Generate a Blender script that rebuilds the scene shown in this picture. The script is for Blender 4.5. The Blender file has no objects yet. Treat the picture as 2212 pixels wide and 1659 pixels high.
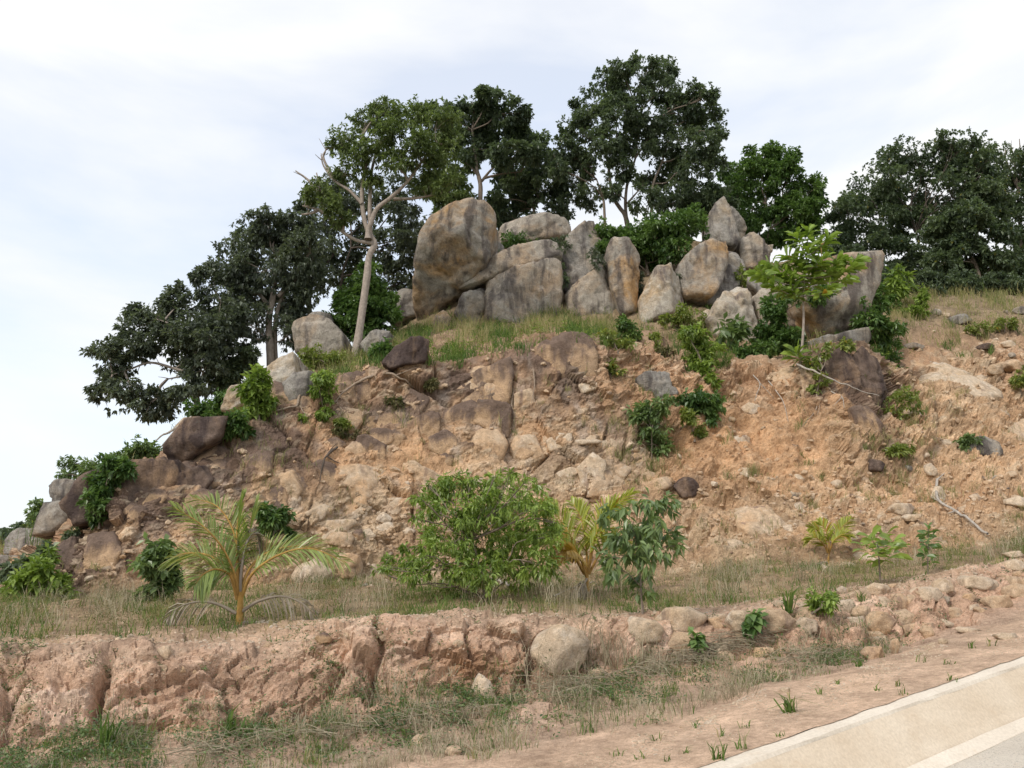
import bpy, math, random
import numpy as np

# ------------------------------------------------------------------ camera, sky, sun, exposure
SC = bpy.context.scene
COL = SC.collection
F = 1840.0                       # focal length in units of the 2212 x 1659 picture frame
TH = math.radians(12.6)          # upward tilt
EYE = np.array([0.0, 0.0, 2.0])
cam = bpy.data.cameras.new('camera')
cam.sensor_width = 36.0
cam.lens = 36.0 * F / 2212.0
cam.clip_start = 0.1
cam.clip_end = 20000.0
camo = bpy.data.objects.new('camera', cam)
camo.location = EYE
camo.rotation_euler = (math.pi / 2 + TH, 0, 0)
COL.objects.link(camo)
SC.camera = camo

SUN_V = np.array([-0.48, -0.56, 0.67]); SUN_V /= np.linalg.norm(SUN_V)
SUN_EL = math.asin(SUN_V[2]); SUN_AZ = math.atan2(SUN_V[0], SUN_V[1])
w = bpy.data.worlds.new('World'); SC.world = w; w.use_nodes = True
nt = w.node_tree; nt.nodes.clear()
def WN(t, **k):
    n = nt.nodes.new(t)
    for a, b in k.items(): setattr(n, a, b)
    return n
wo = WN('ShaderNodeOutputWorld'); bg = WN('ShaderNodeBackground'); bg.inputs[1].default_value = 0.1
sky = WN('ShaderNodeTexSky', sky_type='NISHITA', sun_disc=False)
sky.sun_elevation = SUN_EL; sky.sun_rotation = SUN_AZ; sky.air_density = 1.0; sky.dust_density = 2.0; sky.altitude = 50
tc = WN('ShaderNodeTexCoord')
mp = WN('ShaderNodeMapping'); mp.inputs['Scale'].default_value = (1.0, 1.0, 3.2); mp.inputs['Location'].default_value = (5.8, 2.2, 1.2)
n1 = WN('ShaderNodeTexNoise'); n1.inputs['Scale'].default_value = 1.5; n1.inputs['Detail'].default_value = 7; n1.inputs['Roughness'].default_value = 0.52
n1.inputs['Distortion'].default_value = 0.35
cr = WN('ShaderNodeValToRGB')
cr.color_ramp.elements[0].position = 0.40; cr.color_ramp.elements[0].color = (0.6, 0.6, 0.6, 1)
cr.color_ramp.elements[1].position = 0.59; cr.color_ramp.elements[1].color = (1, 1, 1, 1)
n2 = WN('ShaderNodeTexNoise'); n2.inputs['Scale'].default_value = 2.6; n2.inputs['Detail'].default_value = 5
cc = WN('ShaderNodeValToRGB')
cc.color_ramp.elements[0].position = 0.3; cc.color_ramp.elements[0].color = (0.92, 0.945, 0.975, 1)
cc.color_ramp.elements[1].position = 0.62; cc.color_ramp.elements[1].color = (0.985, 0.99, 1.0, 1)
sc10 = WN('ShaderNodeVectorMath', operation='SCALE'); sc10.inputs['Scale'].default_value = 7.05
hs = WN('ShaderNodeVectorMath', operation='SCALE'); hs.inputs['Scale'].default_value = 1.95
mx = WN('ShaderNodeMix', data_type='RGBA'); mx.clamp_result = False
L = nt.links.new
L(tc.outputs['Generated'], mp.inputs['Vector']); L(mp.outputs[0], n1.inputs['Vector']); L(mp.outputs[0], n2.inputs['Vector'])
L(n1.outputs['Fac'], cr.inputs[0]); L(n2.outputs['Fac'], cc.inputs[0])
L(cc.outputs[0], sc10.inputs[0]); L(sky.outputs[0], hs.inputs[0])
L(cr.outputs[0], mx.inputs['Factor']); L(hs.outputs[0], mx.inputs['A']); L(sc10.outputs[0], mx.inputs['B'])
L(mx.outputs['Result'], bg.inputs[0]); L(bg.outputs[0], wo.inputs[0])

sl = bpy.data.lights.new('sun', 'SUN'); sl.energy = 1.5; sl.angle = math.radians(10); sl.color = (1.0, 0.95, 0.87)
so = bpy.data.objects.new('sun', sl); COL.objects.link(so)
from mathutils import Vector, Matrix
so.rotation_euler = Vector(SUN_V).to_track_quat('Z', 'Y').to_euler()
SC.view_settings.view_transform = 'Standard'; SC.view_settings.look = 'None'
SC.view_settings.gamma = 1.0; SC.view_settings.exposure = 0.58; SC.view_settings.use_curve_mapping = False
SC.cycles.max_bounces = 6; SC.cycles.diffuse_bounces = 3; SC.cycles.transparent_max_bounces = 8

# ------------------------------------------------------------------ helpers
rng = np.random.default_rng(11); random.seed(5)
CT, ST = math.cos(TH), math.sin(TH)
def P(u, v, Y):
    """world point that stands at depth Y where the frame shows (u, v)"""
    u = np.asarray(u, float); v = np.asarray(v, float); Y = np.asarray(Y, float)
    dx = (u - 1106.0) / F; dy = (829.5 - v) / F
    k = Y / (CT - ST * dy)
    return np.stack(np.broadcast_arrays(dx * k + EYE[0], Y + EYE[1], (ST + CT * dy) * k + EYE[2]), -1)
def proj(p):
    q = np.asarray(p, float) - EYE
    fz = q[..., 1] * CT + q[..., 2] * ST
    up = -q[..., 1] * ST + q[..., 2] * CT
    return 1106 + F * q[..., 0] / fz, 829.5 - F * up / fz
def px2m(px, Y): return px * Y / F / 0.97

def _h(ix, iy, iz, s):
    n = (ix.astype(np.int64) * 374761393 + iy.astype(np.int64) * 668265263 + iz.astype(np.int64) * 2147483647 + s * 1274126177) & 0xffffffff
    n = ((n ^ (n >> 13)) * 1274126177) & 0xffffffff
    n = ((n ^ (n >> 15)) * 2246822519) & 0xffffffff
    return ((n ^ (n >> 16)) & 0xffffff) / float(0xffffff)
def vnoise(p, s=0):
    i = np.floor(p).astype(np.int64); f = p - i
    f = f * f * f * (f * (f * 6 - 15) + 10)
    r = 0
    for a in (0, 1):
        for b in (0, 1):
            for c in (0, 1):
                wgt = (f[..., 0] if a else 1 - f[..., 0]) * (f[..., 1] if b else 1 - f[..., 1]) * (f[..., 2] if c else 1 - f[..., 2])
                r = r + wgt * _h(i[..., 0] + a, i[..., 1] + b, i[..., 2] + c, s)
    return r * 2 - 1
ROT = np.array([[0.36, 0.48, -0.8], [-0.8, 0.6, 0.0], [0.48, 0.64, 0.6]])
def fbm(p, o=5, s=0, g=0.5):
    r = 0; a = 1.0; t = 0; q = np.asarray(p, float)
    for k in range(o):
        r = r + a * vnoise(q, s + k * 7); t += a; a *= g; q = (q @ ROT) * 2.03 + 5.1
    return r / t * 1.6
def voro(p, s=0):
    i = np.floor(p).astype(np.int64)
    n = p.shape[0]; f1 = np.full(n, 9.0); f2 = np.full(n, 9.0); idr = np.zeros((n, 4))
    for a in (-1, 0, 1):
        for b in (-1, 0, 1):
            for c in (-1, 0, 1):
                x, y, z = i[:, 0] + a, i[:, 1] + b, i[:, 2] + c
                h1, h2, h3 = _h(x, y, z, s), _h(x, y, z, s + 1), _h(x, y, z, s + 2)
                dx, dy, dz = x + h1 - p[:, 0], y + h2 - p[:, 1], z + h3 - p[:, 2]
                d = np.sqrt(dx * dx + dy * dy + dz * dz)
                m = d < f1
                f2 = np.where(m, f1, np.minimum(f2, d))
                idr[m, 0] = _h(x, y, z, s + 3)[m]; idr[m, 1] = dx[m]; idr[m, 2] = dz[m]; idr[m, 3] = h3[m]
                f1 = np.where(m, d, f1)
    return f1, f2, idr

def link(o, parent=None):
    COL.objects.link(o)
    if parent is not None: o.parent = parent
    return o
def mesh_np(name, V, Q, mat, attrs=None, smooth=True, cols=None):
    """mesh from numpy arrays; Q: (n,3) or (n,4)"""
    V = np.asarray(V, np.float32); Q = np.asarray(Q, np.int32)
    me = bpy.data.meshes.new(name)
    k = Q.shape[1]
    me.vertices.add(len(V)); me.vertices.foreach_set('co', V.ravel())
    me.loops.add(Q.size); me.loops.foreach_set('vertex_index', Q.ravel())
    me.polygons.add(len(Q)); me.polygons.foreach_set('loop_start', np.arange(0, Q.size, k, dtype=np.int32))
    me.polygons.foreach_set('loop_total', np.full(len(Q), k, np.int32))
    me.polygons.foreach_set('use_smooth', np.full(len(Q), bool(smooth)))
    for an, av in (attrs or {}).items():
        at = me.attributes.new(an, 'FLOAT', 'POINT'); at.data.foreach_set('value', np.asarray(av, np.float32))
    for an, av in (cols or {}).items():
        at = me.attributes.new(an, 'FLOAT_COLOR', 'POINT')
        c4 = np.ones((len(V), 4), np.float32); c4[:, :3] = av; at.data.foreach_set('color', c4.ravel())
    me.update(calc_edges=True); me.validate()
    if mat: me.materials.append(mat)
    return me
def obj(name, me, parent=None, label=None, cat=None, group=None, kind=None, loc=None):
    o = bpy.data.objects.new(name, me)
    if loc is not None: o.location = loc
    link(o, parent)
    if label: o['label'] = label
    if cat: o['category'] = cat
    if group: o['group'] = group
    if kind: o['kind'] = kind
    return o
def thing(name, label, cat, loc, group=None):
    return obj(name, None, None, label, cat, group, None, tuple(float(a) for a in loc))

class MB:
    """collects tubes and strips into one mesh"""
    def __init__(s): s.V = []; s.Q = []; s.A = []; s.n = 0
    def add(s, V, Q, a=0.5):
        V = np.asarray(V, float); s.V.append(V); s.Q.append(np.asarray(Q, int) + s.n); s.n += len(V)
        s.A.append(np.full(len(V), a) if np.isscalar(a) else a)
    def tube(s, pts, rad, k=7, a=0.5):
        pts = np.asarray(pts, float); n = len(pts)
        rad = np.full(n, rad) if np.isscalar(rad) else np.asarray(rad, float)
        t = np.gradient(pts, axis=0); t /= np.linalg.norm(t, axis=1)[:, None] + 1e-9
        ref = np.array([0.0, 1.0, 0.0]) if abs(t[:, 1]).max() < 0.9 else np.array([1.0, 0, 0])
        e1 = np.cross(t, ref); e1 /= np.linalg.norm(e1, axis=1)[:, None] + 1e-9
        e2 = np.cross(t, e1)
        an = np.arange(k) * 2 * math.pi / k
        ring = pts[:, None, :] + rad[:, None, None] * (np.cos(an)[None, :, None] * e1[:, None, :] + np.sin(an)[None, :, None] * e2[:, None, :])
        i = np.arange(n - 1)[:, None] * k; j = np.arange(k)[None, :]; j2 = (j + 1) % k
        Q = np.stack([i + j, i + j2, i + k + j2, i + k + j], -1).reshape(-1, 4)
        s.add(ring.reshape(-1, 3), Q, a)
        c = (n - 1) * k
        s.add(np.vstack([ring[-1], pts[-1:]]), [[j, (j + 1) % k, k, k] for j in range(k)], a)
    def mesh(s, name, mat, off=(0, 0, 0), smooth=True):
        V = np.vstack(s.V) - np.asarray(off)
        Q = np.vstack(s.Q)
        return mesh_np(name, V, Q, mat, {'rnd': np.concatenate(s.A)}, smooth)
def smooth_path(pts, n):
    pts = np.asarray(pts, float)
    d = np.r_[0, np.cumsum(np.linalg.norm(np.diff(pts, axis=0), axis=1))]
    if len(pts) < 3:
        t = np.linspace(0, d[-1], n); return np.stack([np.interp(t, d, pts[:, k]) for k in range(pts.shape[1])], -1)
    ext = np.vstack([2 * pts[0] - pts[1], pts, 2 * pts[-1] - pts[-2]])
    out = []
    for t in np.linspace(0, len(pts) - 1 - 1e-6, n):
        i = int(t); f = t - i; p0, p1, p2, p3 = ext[i:i + 4]
        out.append(0.5 * ((2 * p1) + (-p0 + p2) * f + (2 * p0 - 5 * p1 + 4 * p2 - p3) * f * f + (-p0 + 3 * p1 - 3 * p2 + p3) * f ** 3))
    return np.array(out)

# ------------------------------------------------------------------ materials
class NT:
    def __init__(s, name):
        s.m = bpy.data.materials.new(name); s.m.use_nodes = True; s.t = s.m.node_tree; s.t.nodes.clear()
        s.out = s.n('ShaderNodeOutputMaterial'); s.b = s.n('ShaderNodeBsdfPrincipled')
        s.l(s.b.outputs[0], s.out.inputs[0])
    def n(s, t, **k):
        x = s.t.nodes.new(t)
        for a, b in k.items(): setattr(x, a, b)
        return x
    def l(s, a, b): s.t.links.new(a, b)
    def noise(s, vec, scale, detail=6, rough=0.55, dist=0.0):
        x = s.n('ShaderNodeTexNoise'); x.inputs['Scale'].default_value = scale; x.inputs['Detail'].default_value = detail
        x.inputs['Roughness'].default_value = rough; x.inputs['Distortion'].default_value = dist
        if vec is not None: s.l(vec, x.inputs['Vector'])
        return x.outputs['Fac']
    def ramp(s, fac, a, b, ca=(0, 0, 0), cb=(1, 1, 1)):
        x = s.n('ShaderNodeValToRGB'); e = x.color_ramp.elements
        e[0].position = a; e[0].color = (*ca, 1); e[1].position = b; e[1].color = (*cb, 1)
        s.l(fac, x.inputs[0]); return x.outputs[0]
    def mix(s, fac, a, b, blend='MIX'):
        x = s.n('ShaderNodeMix', data_type='RGBA', blend_type=blend)
        for inp, val in (('Factor', fac), ('A', a), ('B', b)):
            i = x.inputs[inp]
            if isinstance(val, (int, float)): i.default_value = val
            elif isinstance(val, tuple): i.default_value = (*val, 1)
            else: s.l(val, i)
        return x.outputs['Result']
    def math(s, op, a, b=0.0):
        x = s.n('ShaderNodeMath', operation=op)
        for i, val in ((0, a), (1, b)):
            if isinstance(val, (int, float)): x.inputs[i].default_value = val
            else: s.l(val, x.inputs[i])
        return x.outputs[0]
    def bump(s, h, dist, strength=1.0, prev=None):
        x = s.n('ShaderNodeBump'); x.inputs['Distance'].default_value = dist; x.inputs['Strength'].default_value = strength
        s.l(h, x.inputs['Height'])
        if prev is not None: s.l(prev, x.inputs['Normal'])
        return x.outputs[0]
    def pos(s, scale=(1, 1, 1), world=True):
        g = s.n('ShaderNodeNewGeometry') if world else s.n('ShaderNodeTexCoord')
        mp = s.n('ShaderNodeMapping'); mp.inputs['Scale'].default_value = scale
        s.l(g.outputs['Position'] if world else g.outputs['Object'], mp.inputs['Vector']); return mp.outputs[0]
    def fin(s, col, rough=0.9, nrm=None, spec=0.2):
        if isinstance(col, tuple): s.b.inputs['Base Color'].default_value = (*col, 1)
        else: s.l(col, s.b.inputs['Base Color'])
        s.b.inputs['Roughness'].default_value = rough
        s.b.inputs['Specular IOR Level'].default_value = spec
        if nrm is not None: s.l(nrm, s.b.inputs['Normal'])
        return s.m

def mat_terrain():
    s = NT('earth_and_rock'); p = s.pos()
    a = s.n('ShaderNodeAttribute', attribute_name='col').outputs['Color']
    r = s.n('ShaderNodeAttribute', attribute_name='rough').outputs['Fac']
    m1 = s.noise(p, 2.3, 9, 0.62); m2 = s.noise(p, 13, 8, 0.66); m3 = s.noise(p, 60, 4, 0.7)
    c = s.mix(1.0, a, s.ramp(m1, 0.30, 0.72, (0.74, 0.72, 0.70), (1.22, 1.22, 1.22)), 'MULTIPLY')
    c = s.mix(1.0, c, s.ramp(m2, 0.30, 0.70, (0.70, 0.68, 0.66), (1.25, 1.25, 1.25)), 'MULTIPLY')
    c = s.mix(1.0, c, s.ramp(m3, 0.32, 0.68, (0.78, 0.76, 0.74), (1.2, 1.2, 1.2)), 'MULTIPLY')
    v = s.n('ShaderNodeTexVoronoi', feature='F1'); v.inputs['Scale'].default_value = 26; s.l(p, v.inputs['Vector'])
    peb = s.ramp(v.outputs['Distance'], 0.16, 0.30, (1, 1, 1), (0, 0, 0))
    pc = s.math('MULTIPLY', peb, s.ramp(s.noise(p, 1.1, 3), 0.46, 0.62))
    c = s.mix(s.math('MULTIPLY', pc, 0.55), c, (0.60, 0.50, 0.38))
    h = s.math('ADD', s.math('MULTIPLY', m2, 0.6), s.math('MULTIPLY', m3, 0.25))
    h = s.math('ADD', h, s.math('MULTIPLY', peb, 0.10))
    nz = s.n('ShaderNodeTexNoise'); nz.inputs['Scale'].default_value = 1.4; nz.inputs['Detail'].default_value = 4; s.l(p, nz.inputs['Vector'])
    for vs, wt in ((2.6, 0.9), (7.5, 0.5)):
        mpn = s.n('ShaderNodeMapping'); mpn.inputs['Rotation'].default_value = (0, math.radians(-24), 0); mpn.inputs['Scale'].default_value = (0.62, 1.0, 1.35); s.l(p, mpn.inputs['Vector'])
        dv = s.n('ShaderNodeVectorMath', operation='MULTIPLY_ADD'); s.l(nz.outputs['Color'], dv.inputs[0]); dv.inputs[1].default_value = (0.7, 0.7, 0.7); s.l(mpn.outputs[0], dv.inputs[2])
        vz = s.n('ShaderNodeTexVoronoi', feature='F1'); vz.inputs['Scale'].default_value = vs; s.l(dv.outputs[0], vz.inputs['Vector'])
        sp = s.n('ShaderNodeSeparateColor'); s.l(vz.outputs['Color'], sp.inputs[0])
        rk = s.n('ShaderNodeAttribute', attribute_name='rocky').outputs['Fac']
        h = s.math('ADD', h, s.math('MULTIPLY', s.math('MULTIPLY', sp.outputs[0], rk), wt))
        c = s.mix(s.math('MULTIPLY', rk, 0.5), c, s.mix(1.0, c, s.ramp(sp.outputs[1], 0.0, 1.0, (0.72, 0.70, 0.68), (1.32, 1.34, 1.36)), 'MULTIPLY'))
    b = s.bump(s.math('MULTIPLY', h, r), 0.13, 0.9)
    c = s.mix(1.0, c, (1.0, 1.0, 1.0), 'MULTIPLY')
    return s.fin(c, 0.95, b, 0.1)
def mat_rock(name, base, warm, dark, pale, warm_amt=0.5, dark_amt=0.5, pale_amt=0.4, sc=1.0, varnish=False):
    s = NT(name); p = s.pos((sc, sc, sc)); ps = s.pos((1.5 * sc, 1.5 * sc, 0.28 * sc))
    n1 = s.noise(p, 0.55, 6, 0.6, 0.6); n2 = s.noise(p, 4.0, 8, 0.68); n3 = s.noise(p, 26, 6, 0.72); st = s.noise(ps, 1.2, 6, 0.6, 0.3)
    n4 = s.noise(p, 1.3, 6, 0.65, 0.8)
    c = s.mix(s.ramp(n1, 0.52 - 0.16 * warm_amt, 0.78 - 0.25 * warm_amt), base, warm)
    c = s.mix(s.math('MULTIPLY', s.ramp(n4, 0.62 - 0.18 * pale_amt, 0.80 - 0.18 * pale_amt), 0.75), c, pale)
    c = s.mix(s.math('MULTIPLY', s.ramp(st, 0.60 - 0.20 * dark_amt, 0.76 - 0.22 * dark_amt), 0.9), c, dark)
    if varnish:                                              # iron varnish that ran down from the old ground line
        gz_ = s.n('ShaderNodeSeparateXYZ'); tcn = s.n('ShaderNodeTexCoord'); s.l(tcn.outputs['Generated'], gz_.inputs[0])
        vf = s.math('ADD', gz_.outputs[2], s.math('MULTIPLY', s.math('SUBTRACT', st, 0.5), 1.5)); vf = s.math('ADD', vf, s.math('MULTIPLY', s.math('SUBTRACT', n2, 0.5), 0.5))
        c = s.mix(s.math('MULTIPLY', s.ramp(vf, 0.50, 0.78), 0.93), c, dark)
    c = s.mix(1.0, c, s.ramp(n2, 0.28, 0.72, (0.66, 0.65, 0.64), (1.28, 1.28, 1.27)), 'MULTIPLY')
    c = s.mix(1.0, c, s.ramp(n3, 0.30, 0.70, (0.72, 0.71, 0.70), (1.26, 1.26, 1.26)), 'MULTIPLY')
    lich = s.ramp(s.noise(p, 7.5, 5, 0.7, 0.4), 0.62, 0.69)
    c = s.mix(s.math('MULTIPLY', lich, 0.55), c, (0.13, 0.125, 0.115))
    vz = s.n('ShaderNodeTexVoronoi', feature='F1'); vz.inputs['Scale'].default_value = 2.2
    dv = s.n('ShaderNodeVectorMath', operation='MULTIPLY_ADD'); nz = s.n('ShaderNodeTexNoise'); nz.inputs['Scale'].default_value = 1.7; nz.inputs['Detail'].default_value = 5
    s.l(p, nz.inputs['Vector']); s.l(nz.outputs['Color'], dv.inputs[0]); dv.inputs[1].default_value = (0.9, 0.9, 0.9); s.l(p, dv.inputs[2]); s.l(dv.outputs[0], vz.inputs['Vector'])
    sp = s.n('ShaderNodeSeparateColor'); s.l(vz.outputs['Color'], sp.inputs[0])
    h = s.math('ADD', s.math('MULTIPLY', n2, 0.9), s.math('MULTIPLY', n3, 0.3))
    h = s.math('ADD', h, s.math('MULTIPLY', sp.outputs[0], 0.28))
    return s.fin(c, 0.92, s.bump(h, 0.14 / sc, 0.9), 0.15)
def mat_leaf(name, c0, c1, c2=None, trans=0.34, rough=0.36, spec=0.5):
    """colour runs with the leaf's own random value, a few leaves take c2"""
    s = NT(name); a = s.n('ShaderNodeAttribute', attribute_name='rnd').outputs['Fac']
    c = s.mix(s.ramp(a, 0.05, 0.85), c0, c1)
    if c2: c = s.mix(s.ramp(a, 0.93, 0.95), c, c2)
    s.fin(c, rough, None, spec)
    tr = s.n('ShaderNodeBsdfTranslucent'); mxs = s.n('ShaderNodeMixShader'); mxs.inputs[0].default_value = trans
    tc = s.mix(1.0, c, (1.25, 1.35, 0.7), 'MULTIPLY'); s.l(tc, tr.inputs[0])
    s.l(s.b.outputs[0], mxs.inputs[1]); s.l(tr.outputs[0], mxs.inputs[2]); s.l(mxs.outputs[0], s.out.inputs[0])
    return s.m
def mat_bark(name, a, b, sc=1.0):
    s = NT(name); p = s.pos((6 * sc, 6 * sc, 1.3 * sc)); n = s.noise(p, 1.6, 7, 0.65); n2 = s.noise(s.pos(), 9, 5)
    c = s.mix(s.ramp(n, 0.3, 0.7), a, b); c = s.mix(1.0, c, s.ramp(n2, 0.3, 0.7, (0.75, 0.75, 0.75), (1.2, 1.2, 1.2)), 'MULTIPLY')
    return s.fin(c, 0.9, s.bump(n, 0.03, 0.7), 0.15)
M = {}
M['terrain'] = mat_terrain()
M['granite'] = mat_rock('granite_grey', (0.39, 0.345, 0.29), (0.42, 0.30, 0.195), (0.115, 0.098, 0.09), (0.52, 0.47, 0.41), 0.45, 0.62, 0.45)
M['granite_warm'] = mat_rock('granite_orange', (0.36, 0.325, 0.28), (0.46, 0.29, 0.145), (0.12, 0.10, 0.09), (0.48, 0.43, 0.37), 0.55, 0.58, 0.45)
M['granite_grey'] = mat_rock('granite_cool', (0.32, 0.295, 0.262), (0.37, 0.29, 0.205), (0.095, 0.083, 0.08), (0.48, 0.44, 0.40), 0.25, 0.66, 0.45)
M['granite_pale'] = mat_rock('granite_pale', (0.44, 0.39, 0.32), (0.46, 0.33, 0.20), (0.15, 0.12, 0.11), (0.60, 0.56, 0.50), 0.4, 0.35, 0.6)
M['granite_dark'] = mat_rock('granite_varnished', (0.20, 0.145, 0.115), (0.36, 0.23, 0.13), (0.075, 0.055, 0.052), (0.40, 0.33, 0.26), 0.3, 0.85, 0.15)
M['stain'] = mat_rock('brown_stained_face', (0.47, 0.325, 0.21), (0.55, 0.37, 0.22), (0.165, 0.118, 0.095), (0.56, 0.44, 0.32), 0.5, 0.35, 0.3, 1.0, True)
M['tan'] = mat_rock('tan_stone', (0.54, 0.405, 0.28), (0.56, 0.37, 0.22), (0.26, 0.18, 0.14), (0.62, 0.51, 0.39), 0.5, 0.3, 0.5, 1.8)
M['cream'] = mat_rock('cream_stone', (0.58, 0.465, 0.345), (0.55, 0.40, 0.26), (0.32, 0.235, 0.18), (0.70, 0.62, 0.52), 0.4, 0.2, 0.6, 1.8)
M['bark_pale'] = mat_bark('pale_bark', (0.30, 0.25, 0.21), (0.40, 0.335, 0.285))
M['bark_mid'] = mat_bark('brown_bark', (0.16, 0.125, 0.10), (0.26, 0.21, 0.165))
M['bark_dark'] = mat_bark('dark_bark', (0.075, 0.06, 0.05), (0.13, 0.105, 0.085))
M['deadwood'] = mat_bark('bleached_wood', (0.33, 0.29, 0.25), (0.50, 0.45, 0.39), 2.0)
M['root'] = mat_bark('root_bark', (0.24, 0.18, 0.13), (0.38, 0.30, 0.23), 2.0)
M['lf_dark'] = mat_leaf('leaf_dark', (0.070, 0.086, 0.066), (0.168, 0.198, 0.138))
M['lf_mid'] = mat_leaf('leaf_mid', (0.065, 0.092, 0.060), (0.168, 0.213, 0.123))
M['lf_feather'] = mat_leaf('leaf_feathery', (0.09, 0.125, 0.045), (0.21, 0.265, 0.1), trans=0.35)
M['lf_green'] = mat_leaf('leaf_green', (0.058, 0.114, 0.034), (0.163, 0.254, 0.075))
M['lf_cashew'] = mat_leaf('leaf_olive', (0.062, 0.092, 0.055), (0.165, 0.21, 0.115), (0.22, 0.20, 0.05))
M['lf_bright'] = mat_leaf('leaf_bright', (0.13, 0.2, 0.03), (0.27, 0.37, 0.07), (0.42, 0.24, 0.03), trans=0.35)
M['lf_bush'] = mat_leaf('leaf_bush', (0.119, 0.185, 0.033), (0.297, 0.392, 0.090), trans=0.35)
M['lf_yellowgreen'] = mat_leaf('leaf_yellow_green', (0.14, 0.19, 0.04), (0.29, 0.33, 0.09), (0.36, 0.26, 0.05), trans=0.35)
M['lf_bluegreen'] = mat_leaf('leaf_blue_green', (0.098, 0.149, 0.057), (0.218, 0.299, 0.115))
M['lf_palm'] = mat_leaf('palm_leaflet', (0.14, 0.20, 0.045), (0.34, 0.40, 0.12), (0.36, 0.30, 0.12), trans=0.3)
M['lf_palmy'] = mat_leaf('palm_leaflet_yellow', (0.242, 0.286, 0.044), (0.462, 0.462, 0.088), (0.42, 0.25, 0.04), trans=0.35)
M['lf_palmo'] = mat_leaf('palm_leaflet_orange', (0.34, 0.20, 0.03), (0.46, 0.30, 0.06), trans=0.3)
M['lf_dead'] = mat_leaf('dead_leaf', (0.20, 0.16, 0.12), (0.38, 0.33, 0.27), trans=0.15, rough=0.8, spec=0.1)
M['palm_stem'] = mat_bark('palm_petiole', (0.30, 0.17, 0.05), (0.42, 0.26, 0.08))
M['grass'] = mat_leaf('grass_mixed', (0.12, 0.17, 0.045), (0.38, 0.32, 0.17), trans=0.3, rough=0.7, spec=0.15)
M['grass_green'] = mat_leaf('grass_green', (0.055, 0.12, 0.025), (0.17, 0.23, 0.06), (0.36, 0.29, 0.16), trans=0.3, rough=0.6, spec=0.2)
M['straw'] = mat_leaf('dry_straw', (0.20, 0.165, 0.11), (0.46, 0.40, 0.29), trans=0.15, rough=0.8, spec=0.1)
M['creeper'] = mat_leaf('creeper_leaf', (0.052, 0.098, 0.033), (0.150, 0.215, 0.065), (0.20, 0.10, 0.06), trans=0.25)
M['weed'] = mat_leaf('weed_leaf', (0.085, 0.10, 0.04), (0.21, 0.185, 0.09), (0.24, 0.13, 0.09), trans=0.2, rough=0.7, spec=0.15)

# ------------------------------------------------------------------ the hill: one sheet lofted through measured lines
# each line: frame position (u, v) and the depth Y at which that break of slope stands
R3 = np.array([0.82, 0.57, 0.075])                       # direction in which the road climbs
KA0 = P(1508, 1659, 7.26); KA1 = P(2212, 1416, 10.4)      # back edge of the kerb
KB0 = P(1574, 1659, 7.22); KB1 = P(2212, 1440, 10.05)     # front edge of the kerb's top
KC0 = P(1956, 1659, 8.12); KC1 = P(2212, 1549, 9.25)      # inner edge of the gutter lip
KD0 = P(2040, 1659, 8.24); KD1 = P(2212, 1577, 9.02)      # outer edge of the lip, where the road starts
def kline(a, b, k): return a + (b - a) * k[..., None]
kk = np.linspace(-2.2, 3.0, 900)
dirA = (KA1 - KA0) / np.linalg.norm((KA1 - KA0)[:2])
la = KA0 + dirA * (kk * 6.0)[:, None]
la = la[la[:, 1] > 1.5]
ua, va = proj(la)
COLS = np.unique(np.concatenate([np.linspace(-700, 0, 40), np.arange(0, 2213, 3.0), np.linspace(2212, 2750, 36)]))
CU = [-700, 0, 60, 120, 200, 260, 340, 400, 500, 560, 640, 750, 850, 950, 1100, 1200, 1350, 1450, 1550, 1700, 1800, 1900, 2000, 2212, 2750]
def row(us, vs, Ys):
    return np.interp(COLS, us, vs), np.interp(COLS, us, Ys)
ROWS = []
ROWS.append((np.interp(COLS, ua, va), np.interp(COLS, ua, la[:, 1] - 0.0)))                                   # A kerb back
ROWS.append(row([-700, 0, 600, 1000, 1191, 1244, 1342, 1493, 1560, 1648, 1788, 1903, 1984, 2212, 2750],
                [2050, 1880, 1750, 1690, 1659, 1635, 1603, 1561, 1530, 1491, 1467, 1428, 1400, 1337, 1215],
                [5.4, 6.2, 6.9, 7.4, 7.6, 7.9, 8.3, 9.0, 9.4, 9.9, 10.4, 11.0, 11.6, 13.3, 19]))              # B verge edge
ROWS.append(row([-700, 0, 400, 800, 1000, 1200, 1350, 1500, 1750, 1900, 2212, 2750],
                [1770, 1715, 1652, 1604, 1575, 1545, 1525, 1508, 1450, 1412, 1322, 1205],
                [8.0, 8.2, 8.9, 9.4, 9.8, 10.2, 10.5, 10.8, 11.7, 12.0, 14.4, 20]))                              # C ditch bottom
ROWS.append(row([-700, 0, 300, 600, 800, 1000, 1130, 1300, 1500, 1750, 1900, 2050, 2212, 2750],
                [1650, 1632, 1605, 1550, 1525, 1495, 1478, 1455, 1440, 1412, 1392, 1345, 1292, 1195],
                [9.4, 9.6, 10, 10.6, 11, 11.5, 11.8, 12.2, 12.5, 13, 13.2, 14.2, 16, 21]))                      # C2 bank foot
ROWS.append(row([-700, 0, 150, 300, 600, 700, 800, 1000, 1140, 1250, 1400, 1500, 1650, 1800, 1900, 2000, 2100, 2212, 2750],
                [1410, 1405, 1412, 1400, 1392, 1362, 1350, 1342, 1340, 1352, 1352, 1347, 1322, 1298, 1280, 1272, 1250, 1220, 1150],
                [10.8, 10.9, 11, 11.1, 11.5, 11.8, 12, 12.2, 12.4, 13, 13.5, 13.8, 14.2, 14.8, 15.2, 15.6, 16.2, 17.5, 22]))  # D bank top
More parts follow.
